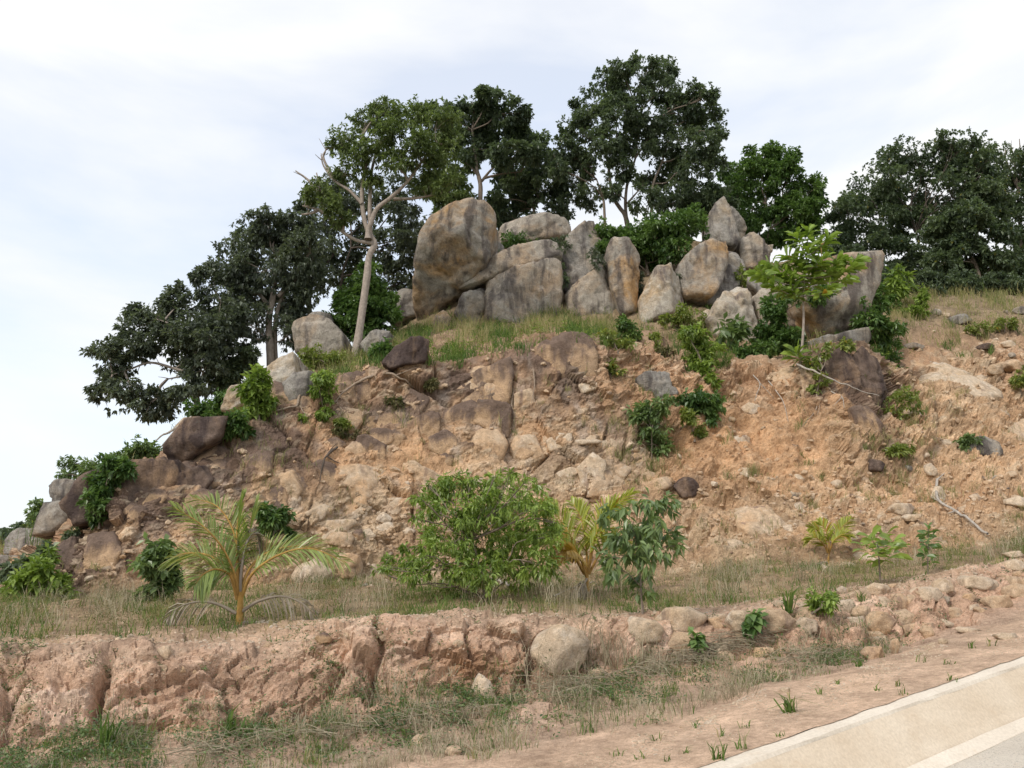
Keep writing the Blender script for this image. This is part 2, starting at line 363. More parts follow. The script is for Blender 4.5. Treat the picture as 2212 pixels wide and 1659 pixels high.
ROWS.append(row([-700, 0, 500, 800, 1000, 1200, 1400, 1650, 1900, 2212, 2750],
                [1375, 1365, 1350, 1325, 1320, 1317, 1312, 1290, 1255, 1195, 1125],
                [13, 13, 14.2, 14.5, 14.8, 15, 16, 17, 18, 20, 25]))                                            # D2 terrace front
ROWS.append(row([-700, 0, 130, 250, 400, 600, 800, 1000, 1200, 1400, 1600, 1800, 2000, 2212, 2750],
                [1300, 1290, 1295, 1285, 1278, 1268, 1258, 1252, 1245, 1237, 1232, 1222, 1205, 1160, 1095],
                [20, 20, 21, 21.5, 22, 23, 24, 24, 24, 24, 24, 23.5, 23, 24, 28]))                               # E foot of the cut
ROWS.append(row([-700, 0, 60, 130, 250, 400, 600, 800, 1000, 1200, 1400, 1600, 1800, 2000, 2212, 2750],
                [1285, 1265, 1255, 1235, 1205, 1160, 1145, 1140, 1125, 1105, 1095, 1085, 1085, 1075, 1050, 1000],
                [24, 24, 23.3, 22.3, 22.1, 22.6, 23.8, 25.3, 25.8, 26.2, 26.7, 27, 26.5, 27, 28, 32]))                  # F
ROWS.append(row([-700, 0, 60, 130, 250, 400, 600, 800, 1000, 1200, 1400, 1600, 1800, 2000, 2212, 2750],
                [1275, 1240, 1215, 1190, 1112, 1062, 1005, 965, 930, 912, 912, 920, 915, 900, 885, 840],
                [28, 27, 25.2, 23.0, 22.7, 23.3, 24.9, 26.5, 27.0, 27.5, 28.6, 29.2, 28.8, 31.5, 33, 37]))                # G
ROWS.append(row([-700, 0, 60, 120, 200, 240, 290, 390, 480, 560, 650, 720, 800, 900, 1000, 1100, 1200, 1300, 1400, 1500, 1600, 1700, 1760, 1860, 1905, 1960, 2212, 2750],
                [1268, 1215, 1172, 1150, 1090, 1045, 1022, 1006, 962, 912, 872, 834, 804, 784, 774, 764, 745, 746, 764, 802, 800, 794, 778, 768, 810, 792, 770, 735],
                [34, 31, 28.5, 24.8, 23.8, 23.6, 23.7, 24.3, 25.1, 25.9, 26.7, 27.2, 27.7, 28.2, 28.5, 28.7, 28.9, 29.4, 30.2, 31.0, 31.2, 30.6, 30.2, 30.8, 33, 36, 37.5, 41]))   # H brow
ROWS.append(row(CU, [1262, 1205, 1160, 1135, 1075, 1022, 990, 930, 888, 858, 795, 772, 738, 708, 705, 700, 703, 697, 720, 720, 715, 700, 690, 682, 660],
                    [40, 36, 34, 33, 31.5, 31.5, 32, 32, 33.5, 34.5, 35.5, 36, 37, 38, 38, 38, 38, 38, 37.5, 36.5, 37, 38.5, 41, 42, 46]))                           # I foot of the boulders
ROWS.append(row([-700, 0, 120, 260, 400, 560, 640, 750, 850, 885, 935, 1000, 1080, 1200, 1300, 1450, 1550, 1640, 1700, 1850, 1950, 2050, 2212, 2750],
                [1290, 1235, 1185, 1100, 1000, 930, 850, 790, 730, 690, 610, 570, 535, 525, 505, 505, 525, 560, 565, 605, 622, 628, 622, 600],
                [48, 44, 42, 40, 41, 42, 43, 43.5, 44, 44, 44, 44, 44.5, 45, 45, 45, 45.5, 45.5, 45.5, 45.5, 46, 47, 48, 52]))                                        # J crest
vj, Yj = ROWS[-1]
ROWS.append((vj + 12, Yj + 9.0))
ROWS.append((np.maximum(vj + 60, 1190), Yj * 0 + 90.0))
ROWS.append((vj * 0 + 1430.0, Yj * 0 + 150.0))
NR = [24, 18, 20, 44, 14, 22, 34, 46, 46, 28, 30, 8, 6, 4]
BASE = [P(COLS, v, Y) for v, Y in ROWS]
# the kerb line is a world line: take its height as it is
BASE[0][:, 2] = np.interp(COLS, ua, la[:, 2]) + 0.006
BASE[0] = BASE[0] - np.array([-R3[1], R3[0], 0.0]) * (0.02 + 0.022 * fbm(BASE[0] * 3.0, 4, 88))[:, None]
G = []; S = []
for i in range(len(BASE) - 1):
    for t in np.arange(NR[i]) / NR[i]:
        G.append(BASE[i] * (1 - t) + BASE[i + 1] * t); S.append(i + t)
G.append(BASE[-1]); S.append(len(BASE) - 1.0)
G = np.array(G); S = np.array(S); NRW, NCL = G.shape[:2]
for _ in range(2):                                        # soften the breaks of slope a little
    G[1:-1] = 0.25 * G[:-2] + 0.5 * G[1:-1] + 0.25 * G[2:]
def grid_normals(G):
    a = np.gradient(G, axis=1); b = np.gradient(G, axis=0)
    n = np.cross(a, b); n /= np.linalg.norm(n, axis=2)[..., None] + 1e-9
    return n
N0 = grid_normals(G)
for _ in range(6):
    N0[1:-1] = (N0[:-2] + N0[1:-1] + N0[2:]) / 3; N0[:, 1:-1] = (N0[:, :-2] + N0[:, 1:-1] + N0[:, 2:]) / 3
N0 /= np.linalg.norm(N0, axis=2)[..., None]
N0[N0[..., 2] < -0.2] *= -1
SS = np.repeat(S[:, None], NCL, 1); UU = np.repeat(COLS[None, :], NRW, 0)
_, VV = proj(G)
fl = G.reshape(-1, 3)
def fld(x): return np.asarray(x).reshape(NRW, NCL)
#              A     B     C     C2    D     D2    E     F     G     H     I     J     K     L    M
soft = np.interp(SS, range(15), [0.0, 0.03, 0.08, 0.08, 0.07, 0.07, 0.14, 0.28, 0.30, 0.24, 0.25, 0.3, 0.4, 1.0, 1.0])
blk = np.interp(SS, range(15), [0.0, 0.0, 0.12, 0.62, 0.45, 0.04, 0.2, 0.85, 1.25, 1.0, 0.25, 0.2, 0, 0, 0])
fine = np.interp(SS, range(15), [0.0, 0.014, 0.03, 0.035, 0.03, 0.025, 0.05, 0.08, 0.09, 0.07, 0.06, 0.06, 0.1, 0, 0])
stretch = np.array([1.0, 1.0, 0.72])
warp = np.stack([vnoise(fl * 0.9, 41), vnoise(fl * 0.9, 42), vnoise(fl * 0.9, 43)], -1) * 0.35
f1, f2, id1 = voro((fl * np.array([1.0, 0.8, 0.62]) + warp * 0.7) * 0.60, 100)
ca_, sa_ = math.cos(math.radians(22)), math.sin(math.radians(22))
ft = np.stack([fl[:, 0] * ca_ + fl[:, 2] * sa_, fl[:, 1], -fl[:, 0] * sa_ + fl[:, 2] * ca_], -1)
g1, g2, id2 = voro((ft * np.array([0.62, 0.9, 1.35]) + warp * 0.5) * 1.7, 200)
k1, k2, id3 = voro((ft * np.array([0.6, 1.0, 1.5]) + warp * 0.3) * 4.6, 300)
e1 = np.clip((f2 - f1) / 0.07, 0, 1); e2 = np.clip((g2 - g1) / 0.08, 0, 1); e3 = np.clip((k2 - k1) / 0.12, 0, 1)
rocky = np.clip(0.75 + 0.9 * fbm(fl * 0.33, 4, 60), 0.12, 1.0)
def gz(u, v, ru, rv): return np.exp(-((UU - u) / ru) ** 2 - ((VV - v) / rv) ** 2)
soil_zone = np.clip(gz(1640, 960, 190, 110) + gz(1500, 900, 60, 80) + gz(1350, 870, 90, 60) + gz(1150, 950, 80, 40) * 0.7 + gz(2030, 1080, 120, 70) * 0.6, 0, 1)
rocky = fld(rocky) * (1 - 0.65 * soil_zone)
big = fld((id1[:, 0] - 0.5) * 0.52 + (id1[:, 1] * (id1[:, 3] - 0.5) + id1[:, 2] * (id1[:, 0] - 0.45)) * 0.38)
crk = -fld((1 - e1) * 0.24 * np.clip(0.4 + 1.5 * fbm(fl * 0.7, 2, 83), 0, 1))
mid = fld((id2[:, 0] - 0.5) * 0.26 + id2[:, 2] * 0.20 * (id2[:, 3] - 0.25) - (1 - e2) * 0.06)
sml = fld((id3[:, 0] - 0.5) * 0.11 + id3[:, 2] * 0.08 - (1 - e3) * 0.02)
slabz = np.clip((1500 - UU) / 200, 0, 1) * np.clip((SS - 6.6) / 0.5, 0, 1) * np.clip((9.2 - SS) / 0.3, 0, 1) * np.clip(0.75 + 0.8 * fld(fbm(fl * 0.22, 3, 66)), 0, 1)
mid *= 1 - 0.6 * slabz; sml *= 1 - 0.65 * slabz; crk = crk * (1 + 0.5 * slabz)
soft = soft * (1 - 0.3 * slabz)
D = soft * fld(fbm(fl * 0.45, 5, 1)) + blk * rocky * (big + crk + mid * 1.1 + sml) + fine * fld(fbm(fl * 3.2, 5, 9, 0.6))
# the earth bank: soft lumps, chunky crust and washed-out clefts
nz_ = fld(fbm(fl * 3.0, 3, 71))
bank = np.clip(1 - np.abs(SS - 3.5) / 0.9, 0, 1)
rid = fld(0.45 - np.abs(fbm(fl * np.array([1.2, 1.2, 1.7]) + 0.3 * warp, 5, 121, 0.58)))
rid2 = fld(0.4 - np.abs(fbm(fl * np.array([0.75, 0.75, 1.0]), 5, 131, 0.55)))
D += rid2 * 0.5 * np.clip(1 - slabz, 0, 1) * np.clip((SS - 5.9) / 0.5, 0, 1) * np.clip((9.3 - SS) / 0.4, 0, 1)
D += bank * (0.20 * rid + 0.08 * fld(fbm(fl * np.array([0.8, 0.8, 1.5]), 5, 21)) + 0.05 * fld(np.round(3 * fbm(fl * np.array([0.9, 0.9, 1.6]), 3, 28)) / 1.5) + 0.10 * fld(np.abs(fbm(fl * np.array([2.6, 2.6, 1.2]), 4, 25))) - 0.05 * fld((1 - e2)))
for gu, wd, dp in ((222, 12, 0.5), (815, 9, 0.4), (1146, 14, 0.40), (2060, 12, 0.2), (1945, 12, 0.2), (10, 26, 0.35)):
    lean = 0.22 * (VV - 1480)
    wig = 16 * fld(vnoise(fl * np.array([0, 0, 3.0]) + gu, 3))
    D -= dp * np.exp(-((UU - gu + lean * (1 if gu < 300 else 0.2) + wig + 7 * nz_) / (wd * (1 + 0.7 * nz_))) ** 2) * np.clip(1 - np.abs(SS - 3.45) / 0.62, 0, 1) ** 0.6
D -= 0.20 * np.exp(-((UU - 1060) / 45) ** 2 - ((VV - 1480) / 26) ** 2)             # hollow scooped in the bank
# rain rills down the orange soil
ril = np.abs(fld(vnoise(np.stack([fl[:, 0] * 1.5 + 0.35 * fl[:, 2], fl[:, 2] * 0.16, fl[:, 1] * 0.2], -1), 77)))
D += soil_zone * blk * 0.30 * (ril - 0.3)
edge = np.clip(SS / 0.25, 0, 1)
D *= edge
T = G + N0 * D[..., None]
TU, TV = proj(T)

# --- colours of the ground itself: sand, clay, rock, iron varnish
def c3(x): return np.array(x)
secc = [c3(x) for x in ((.60, .435, .315), (.59, .425, .305), (.50, .36, .265), (.64, .435, .31), (.67, .46, .33), (.42, .305, .20), (.42, .29, .18), (.605, .415, .26),
                        (.595, .405, .25), (.45, .29, .19), (.33, .25, .165), (.30, .235, .155), (.16, .16, .07), (.07, .10, .04), (.06, .09, .04))]
C = np.stack([np.interp(SS, range(15), [c[k] for c in secc]) for k in range(3)], -1)
nA = fld(fbm(fl * 0.8, 5, 31)); nB = fld(fbm(fl * 2.4, 5, 33)); nC = fld(fbm(fl * 0.35, 4, 35))
cl = np.clip((SS - 5.6) / 0.6, 0, 1) * np.clip((9.6 - SS) / 0.5, 0, 1)
def mixc(C, c, w): return C * (1 - w[..., None]) + c3(c) * w[..., None]
C = mixc(C, (.56, .335, .185), cl * np.clip(0.5 * soil_zone + 0.5 * nC + 0.05, 0, 0.7))
pale = np.clip(gz(720, 1085, 120, 60) + gz(1260, 1010, 170, 60) + gz(2070, 830, 80, 90) * 1.2 + gz(1610, 1130, 150, 90) + gz(760, 1190, 120, 60) + 0.35 * nA, 0, 1)
C = mixc(C, (.58, .455, .31), cl * np.clip(pale * (0.25 + 0.9 * fld(id2[:, 0])) * rocky * 1.2, 0, 0.8))
C = mixc(C, (.34, .235, .15), cl * np.clip(fld(id1[:, 3] - 0.55) * 1.2 + 0.3 * nB, 0, 0.6) * rocky)
st = np.zeros_like(SS)
for u, v, ru, rv, k in ((320, 1055, 110, 46, 1.1), (430, 1005, 36, 90, 0.9), (190, 1150, 60, 70, 0.8), (560, 965, 100, 60, 0.75), (250, 1120, 60, 60, 0.5), (150, 1210, 30, 60, 0.8),
                        (640, 930, 60, 40, 0.5), (850, 890, 70, 36, 0.55), (1020, 840, 80, 40, 0.5), (1390, 930, 70, 80, 0.35), (1495, 1060, 40, 26, 0.6), (1215, 800, 70, 70, 0.6),
                        (1830, 830, 80, 50, 0.9), (1880, 900, 50, 70, 0.8), (1920, 1000, 40, 26, 0.5), (480, 1030, 60, 40, 0.5), (350, 1150, 60, 50, 0.45), (250, 1190, 120, 70, 0.5), (700, 885, 120, 30, 0.5), (950, 820, 160, 30, 0.55), (1100, 800, 100, 40, 0.5), (380, 1030, 120, 60, 0.6)):
    st += k * gz(u, v, ru, rv)
streak = fld(fbm(np.stack([fl[:, 0] * 1.6, fl[:, 1] * 1.6, fl[:, 2] * 0.35], -1), 4, 51))
C = mixc(C, (.165, .115, .09), cl * np.clip(1.7 * st * (0.6 + 0.9 * streak + 0.5 * nA), 0, 0.92))
C = mixc(C, (.23, .17, .13), cl * rocky * np.clip(0.9 * streak + 0.5 * nA - 0.42, 0, 0.75) * np.clip((1450 - UU) / 300, 0.25, 1))
C = mixc(C, (.64, .53, .39), cl * np.clip((fld(id3[:, 0]) - 0.72) * 4, 0, 1) * 0.65 * np.clip(rocky + 0.2, 0, 1))
vtop = np.clip((-fld(id1[:, 2]) * 2.4 + 0.25 + 0.9 * streak + 0.35 * nB), 0, 1) * np.clip((fld(id1[:, 0] * 7.3 % 1.0) - 0.30) * 5, 0, 1)
C = mixc(C, (.175, .125, .10), vtop * slabz * np.clip((SS - 7.2) / 0.7, 0, 1) * 0.85)
C = mixc(C, (.42, .36, .31), cl * slabz * np.clip(0.9 * fld(fbm(np.stack([fl[:, 0] * 2.2, fl[:, 1] * 2.2, fl[:, 2] * 0.3], -1), 4, 151)) - 0.12, 0, 0.6))
# crust on top of the bank is paler and pinker, its foot darker and browner along one stretch
C = mixc(C, (.66, .50, .37), np.clip(1 - np.abs(SS - 3.95) / 0.4, 0, 1) * np.clip(0.4 + nB, 0, 0.6))
C = mixc(C, (.70, .56, .46), np.clip(1 - np.abs(SS - 3.5) / 0.5, 0, 1) * np.clip(nA * 1.3 + nB * 0.8 - 0.25, 0, 0.55))
C = mixc(C, (.44, .24, .12), np.clip(1 - np.abs(SS - 3.3) / 0.5, 0, 1) * gz(1010, 1440, 130, 60) * 0.7)
C = mixc(C, (.30, .23, .135), np.clip(1 - np.abs(SS - 5.5) / 0.6, 0, 1) * np.clip(0.5 + nB, 0, 0.6))
C *= (1 + 0.2 * nB + 0.14 * nA)[..., None]
C = np.clip(C, 0.02, 0.8)
ROUGH = np.interp(SS, range(15), [0.55, 0.6, 0.8, 0.9, 1, 0.9, 1, 1, 1, 1, 1, 1, 1, 1, 1])
RK = rocky * np.interp(SS, range(15), [0, 0, 0.25, 0.3, 0.3, 0.15, 0.5, 1, 1, 0.9, 0.4, 0.3, 0, 0, 0])
def slab(name, r0, r1, smooth=True):
    i0 = int(np.argmin(abs(S - r0))); i1 = int(np.argmin(abs(S - r1)))
    V = T[i0:i1 + 1]; n, m = V.shape[:2]
    idx = np.arange(n * m).reshape(n, m)
    Q = np.stack([idx[:-1, :-1], idx[:-1, 1:], idx[1:, 1:], idx[1:, :-1]], -1).reshape(-1, 4)
    me = mesh_np(name, V.reshape(-1, 3), Q, M['terrain'], {'rough': ROUGH[i0:i1 + 1].ravel(), 'rocky': (RK[i0:i1 + 1]).ravel()}, smooth, {'col': C[i0:i1 + 1].reshape(-1, 3)})
    return obj(name, me, kind='structure')
slab('dirt_verge', 0, 1); slab('ditch', 1, 3, False); BANK = slab('earth_bank', 3, 4, False); slab('terrace', 4, 6)
CLIFF = slab('cliff', 6, 9, False); slab('hilltop', 9, 12); slab('back_slope', 12, 14)

def hit(u, v):
    """first point of the hill that the frame shows at (u, v)"""
    j = int(np.argmin(abs(COLS - u)))
    c = TV[:, j]
    k = np.where(c <= v)[0]
    i = int(k[0]) if len(k) else NRW - 1
    if i == 0: return T[0, j].copy()
    d = c[i - 1] - c[i]; f = (c[i - 1] - v) / d if abs(d) > 1e-6 else 0
    p = T[i - 1, j] * (1 - f) + T[i, j] * f
    return p
NRM = grid_normals(T); NRM[NRM[..., 2] < 0] *= -1
CELL = np.linalg.norm(np.cross(T[1:, :-1] - T[:-1, :-1], T[:-1, 1:] - T[:-1, :-1]), axis=2)
def scatter(n, wfun, seed):
    """n random points on the hill, weight wfun(S,U,V) per square metre"""
    r = np.random.default_rng(seed)
    W = CELL * wfun(SS[:-1, :-1], TU[:-1, :-1], TV[:-1, :-1])
    W = np.clip(W, 0, None).ravel(); W /= W.sum()
    k = r.choice(W.size, n, p=W); i, j = np.unravel_index(k, CELL.shape)
    a, b = r.random((2, n, 1))
    p = (T[i, j] * (1 - a) + T[i + 1, j] * a) * (1 - b) + (T[i, j + 1] * (1 - a) + T[i + 1, j + 1] * a) * b
    return p, NRM[i, j], i, j

# ------------------------------------------------------------------ far ground, road, kerb and gutter
def mat_far():
    s = NT('far_ground'); n = s.noise(s.pos(), 0.02, 6)
    return s.fin(s.mix(s.ramp(n, 0.35, 0.65), (0.05, 0.075, 0.035), (0.10, 0.115, 0.06)), 0.95)
s_ = 9000.0
obj('far_ground', mesh_np('far_ground', [(-s_, -s_, -14), (s_, -s_, -14), (s_, s_, -14), (-s_, s_, -14)], [(0, 1, 2, 3)], mat_far()), kind='structure')
def mat_concrete(name, a, b, bump, sc=1.0, specks=0.0):
    s = NT(name); p = s.pos(); n1 = s.noise(p, 1.6 * sc, 7, 0.6); n2 = s.noise(p, 35 * sc, 5, 0.7)
    c = s.mix(s.ramp(n1, 0.3, 0.7), a, b); c = s.mix(1.0, c, s.ramp(n2, 0.3, 0.7, (0.86, 0.85, 0.84), (1.1, 1.1, 1.1)), 'MULTIPLY')
    dirt = s.ramp(s.noise(p, 3.1, 8, 0.7, 0.5), 0.56, 0.72)
    c = s.mix(s.math('MULTIPLY', dirt, 0.42), c, (0.52, 0.38, 0.25))
    if specks: c = s.mix(s.math('MULTIPLY', s.ramp(s.noise(p, 70, 2, 0.6), 0.60, 0.66), specks), c, (0.12, 0.11, 0.10))
    return s.fin(c, 0.9, s.bump(n2, bump, 0.8), 0.2)
m_white = mat_concrete('kerb_concrete', (0.62, 0.54, 0.44), (0.71, 0.635, 0.53), 0.004)
m_tan = mat_concrete('gutter_concrete', (0.60, 0.49, 0.365), (0.68, 0.58, 0.455), 0.006)
m_road = mat_concrete('road_surface', (0.56, 0.50, 0.42), (0.66, 0.60, 0.51), 0.03, 1.0, 0.7)
def strip(name, lines, mat, k0=-3.2, k1=6.0, n=220, thick=True, wob=0.0):
    k = np.linspace(k0, k1, n)
    rows = []
    for q, (a, b) in enumerate(lines):
        d = (b - a) / np.linalg.norm((b - a)[:2])
        pt = a + d * (k * 5.5)[:, None]
        nrm = np.array([-R3[1], R3[0], 0]) / math.hypot(R3[0], R3[1])
        if wob: pt = pt + nrm * (wob * fbm(pt * 2.0, 4, 90 + q))[:, None] + np.array([0, 0, 1]) * (wob * 0.3 * fbm(pt * 2.0, 3, 95 + q))[:, None]
        rows.append(pt)
    rows = np.array(rows); m, n = rows.shape[:2]
    idx = np.arange(m * n).reshape(m, n)
    Q = np.stack([idx[:-1, :-1], idx[:-1, 1:], idx[1:, 1:], idx[1:, :-1]], -1).reshape(-1, 4)
    return mesh_np(name, rows.reshape(-1, 3), Q, mat, None, False)
up = np.array([0, 0, 1.0])
nrm = np.array([-R3[1], R3[0], 0]) / math.hypot(R3[0], R3[1])
dA = KA1 - KA0; dA /= np.linalg.norm(dA[:2])
# gutter profile, all lines parallel to the kerb's back edge
def par(p): return (p, p + dA)
kerb = obj('kerb', strip('kerb', [par(KA0 - up * 0.35), par(KA0), par(KB0), par(KB0 - up * 0.03 - nrm * 0.012)], m_white, wob=0.012), kind='structure')
obj('gutter', strip('gutter', [par(KB0 - up * 0.028 - nrm * 0.012), par(KB0 * 0.6 + KC0 * 0.4 - up * 0.02), par(KB0 * 0.25 + KC0 * 0.75 - up * 0.035), par(KC0 - up * 0.03)], m_tan, wob=0.006), kind='structure')
obj('gutter_lip', strip('gutter_lip', [par(KC0 - up * 0.034), par(KC0), par(KD0), par(KD0 - up * 0.05)], m_white, wob=0.012), kind='structure')
obj('road', strip('road', [par(KD0 - up * 0.006 + nrm * 0.05), par(KD0 - nrm * 2.0 + up * 0.0), par(KD0 - nrm * 7.5 - up * 0.1), par(KD0 - nrm * 9.0 - up * 0.6)], m_road, -6, 8, 120, wob=0.01), kind='structure')

# ------------------------------------------------------------------ boulders: rounded polytopes with a measured outline, own depth and thickness
import bmesh
_ico = {}
def ico(sub):
    if sub not in _ico:
        bm = bmesh.new(); bmesh.ops.create_icosphere(bm, subdivisions=sub, radius=1.0)
        bm.verts.ensure_lookup_table()
        _ico[sub] = (np.array([v.co[:] for v in bm.verts]), np.array([[v.index for v in f.verts] for f in bm.faces])); bm.free()
    return _ico[sub]
def hull2(pts):
    pts = sorted(map(tuple, pts))
    def half(ps):
        h = []
        for p in ps:
            while len(h) > 1 and (h[-1][0] - h[-2][0]) * (p[1] - h[-2][1]) - (h[-1][1] - h[-2][1]) * (p[0] - h[-2][0]) <= 0: h.pop()
            h.append(p)
        return h
    a = half(pts); b = half(pts[::-1]); return np.array(a[:-1] + b[:-1])
def polytope(dirs, planes, p):
    n = np.array([q[:3] for q in planes]); d = np.array([q[3] for q in planes])
    n = n / np.linalg.norm(n, axis=1)[:, None]
    a = np.clip(dirs @ n.T / d, 0, None)
    return 1.0 / (np.sum(a ** p, axis=1) ** (1.0 / p))
def boulder_mesh(name, out, Y, half, mat, p=13, facets=None, sub=5, rough=1.0, seed=0, grow=1.045):
    r = np.random.default_rng(seed + 1000)
    uv = np.asarray(out, float); c = P(uv[:, 0].mean(), uv[:, 1].mean(), Y)
    w3 = P(uv[:, 0], uv[:, 1], Y) - c
    h = hull2(w3[:, [0, 2]]) * grow
    cx = h.mean(0); h = h - cx; c = c + np.array([cx[0], 0, cx[1]])
    pl = []
    for a, b in zip(h, np.roll(h, -1, 0)):
        e = b - a; nn = np.array([e[1], -e[0]]); ln = np.linalg.norm(nn)
        if ln < 1e-4: continue
        nn /= ln; dd = nn @ a
        if dd < 0.02: continue
        pl.append((nn[0], r.uniform(-0.12, 0.20), nn[1], dd))
    size = math.sqrt(abs(np.ptp(h[:, 0]) * np.ptp(h[:, 1])))
    for (x, y, z, d) in (facets or []): pl.append((x, y, z, d * half))
    if not facets:
        for k in range(5):
            pl.append((r.uniform(-0.85, 0.85), -1, r.uniform(-0.4, 0.85), half * r.uniform(0.78, 1.0)))
    pl.append((0, 1, 0, half)); pl.append((r.uniform(-.3, .3), -1, r.uniform(-.1, .3), half * 0.97))
    for k in range(3): pl.append((r.uniform(-1, 1), 1, r.uniform(-0.6, 0.8), half * 1.0))
    dirs, faces = ico(sub)
    rad = polytope(dirs, pl, p * 2.8)
    V = dirs * rad[:, None]
    q = V + r.uniform(-50, 50, 3)
    s = max(size, 0.2)
    V = V + dirs * (rough * (0.022 * s * fbm(q * (1.6 / s), 4, 3) + 0.022 * s * fbm(q * (6.0 / s), 4, 8, 0.6) - 0.05 * s * np.clip(fbm(q * (2.6 / s), 3, 14) - 0.25, 0, 1)))[:, None]
    if sub >= 5:                                              # broken steps and joints
        w1, w2, wi = voro((q + 0.25 * s * np.stack([vnoise(q * (2 / s), 1), vnoise(q * (2 / s), 2), vnoise(q * (2 / s), 4)], -1)) * (1.9 / s), 17)
        V = V + dirs * (rough * s * (0.035 * (wi[:, 0] - 0.5) - 0.03 * np.clip(1 - (w2 - w1) / 0.07, 0, 1)))[:, None]
    return mesh_np(name, V, faces, mat, None, True), c
_seed = [0]
def boulder(label, out, Y, half, mat='granite', name='boulder', parent=None, group=None, **k):
    _seed[0] += 1
    if Y is None:
        uv = np.asarray(out, float); Y = hit(uv[:, 0].mean(), uv[:, 1].max() - 4)[1] + half * 0.75
    me, c = boulder_mesh(name, out, Y, half, M[mat], seed=_seed[0], **k)
    if parent is not None: return obj(name, me, parent, loc=tuple(c))
    return obj(name, me, None, label, 'boulder', group or 'granite boulders on the hilltop', loc=tuple(c))

B = boulder
B('huge tilted grey and orange boulder with an overhanging lower edge, tallest of the left cluster',
  [(1001, 464), (1071, 486), (1071, 530), (1060, 580), (1018, 622), (928, 678), (912, 700), (898, 667), (896, 625), (913, 544), (934, 502), (970, 483)],
  40.0, 2.6, 'granite_warm', p=18, sub=5, facets=[(-0.55, -1, 0.15, 1.0), (0.75, -1, 0.05, 0.95), (0.1, -1, -0.75, 0.72), (-0.1, -1, 0.9, 1.2)])
B('broad brownish boulder with a rounded front, right below the huge tilted boulder',
  [(1050, 628), (1095, 609), (1180, 580), (1200, 582), (1209, 625), (1209, 680), (1203, 725), (1127, 730), (1054, 722), (1049, 660)],
  40.3, 2.2, 'granite', p=13, sub=5, facets=[(-0.35, -1, 0.5, 1.0), (0.15, -1, 0.1, 1.0), (0.9, -1, 0.0, 1.15)])
B('long sloping slab lying on top of the broad brownish boulder above a dark crack',
  [(1002, 660), (996, 644), (1053, 597), (1110, 569), (1180, 547), (1199, 551), (1208, 579), (1180, 577), (1096, 604), (1046, 632)],
  40.9, 2.1, 'granite', p=14, sub=5, facets=[(-0.4, -1, 0.55, 0.95), (0.2, -1, 0.3, 1.0)])
B('low wedge of grey rock at the left foot of the broad brownish boulder',
  [(980, 697), (988, 676), (1024, 648), (1051, 637), (1053, 681), (1042, 715), (998, 722)], 40.0, 1.7, 'granite_grey')
B('long flat-topped pale boulder behind shrubs, right of the huge tilted boulder',
  [(1078, 506), (1096, 492), (1124, 488), (1160, 492), (1215, 497), (1224, 510), (1222, 525), (1145, 545), (1082, 530)], 43.6, 1.8, 'granite', p=9)
B('small rounded cap stone on the right end of the flat-topped pale boulder',
  [(1178, 490), (1186, 486), (1204, 489), (1215, 497), (1205, 504), (1180, 502)], 43.0, 0.8, 'granite_grey', p=7, sub=4)
B('dark narrow rock wedged between the tilted boulder and the shrub',
  [(1060, 545), (1072, 525), (1088, 540), (1086, 575), (1066, 582)], 42.0, 1.0, 'granite_grey', sub=4)
B('grey upright rock with a sloping top, left of the dark overhanging bush',
  [(1213, 541), (1243, 516), (1270, 506), (1290, 562), (1299, 610), (1281, 618), (1213, 603), (1208, 569)], 42.2, 1.8, 'granite_grey', p=14, facets=[(-0.7, -1, 0.4, 1.0), (0.5, -1, 0.3, 1.0)])
B('cracked grey block between the broad boulder and the standing pillar, upper one',
  [(1213, 595), (1246, 598), (1272, 611), (1262, 630), (1224, 662), (1213, 640)], 41.0, 1.3, 'granite_grey')
B('whitish brown block with a steep split face, left of the standing pillar',
  [(1223, 660), (1243, 635), (1299, 604), (1318, 632), (1330, 700), (1285, 720), (1223, 716)], 40.4, 1.7, 'granite', p=17, facets=[(-0.5, -1, 0.25, 1.0), (0.8, -1, 0.2, 0.95)])
B('tall standing pillar of tan rock with a rounded top',
  [(1305, 562), (1313, 543), (1338, 540), (1357, 544), (1373, 567), (1377, 625), (1373, 690), (1334, 698), (1318, 650), (1308, 611)], 39.9, 1.4, 'granite_warm', p=12, sub=5, facets=[(-0.3, -1, 0.1, 1.0), (0.9, -1, 0.05, 0.9)])
B('white faced wedge boulder with a dark right flank, right of the standing pillar',
  [(1441, 580), (1455, 600), (1470, 653), (1469, 690), (1392, 716), (1376, 700), (1374, 656), (1390, 625), (1404, 598)], 39.3, 1.5, 'granite_pale', p=20, facets=[(-0.75, -1, 0.3, 0.85), (1.0, -0.6, 0.1, 0.75), (-0.1, -1, 0.8, 1.1)])
B('leaning egg shaped tan boulder beneath the sharp grey peak',
  [(1493, 558), (1526, 536), (1554, 535), (1562, 572), (1549, 618), (1511, 668), (1474, 664), (1459, 618), (1462, 588)], 40.3, 1.7, 'granite_warm', p=10, sub=5, facets=[(0.45, -1, 0.2, 1.0), (-0.7, -1, 0.1, 1.0)])
B('dark grey rib of rock leaning against the egg shaped tan boulder',
  [(1561, 555), (1584, 562), (1602, 597), (1584, 622), (1552, 672), (1503, 680), (1503, 664), (1550, 618)], 41.2, 1.6, 'granite_grey', p=15)
B('small square grey block on top of the dark rib',
  [(1555, 560), (1575, 552), (1592, 568), (1586, 592), (1563, 594)], 40.9, 0.8, 'granite_grey', sub=4)
B('sharp grey peak boulder, front face below the tree with three trunks',
  [(1520, 490), (1534, 460), (1550, 446), (1570, 490), (1584, 535), (1572, 560), (1522, 548)], 43.4, 1.7, 'granite_grey', p=14, facets=[(-0.2, -1, 0.1, 1.0), (0.9, -1, 0.2, 0.95)])
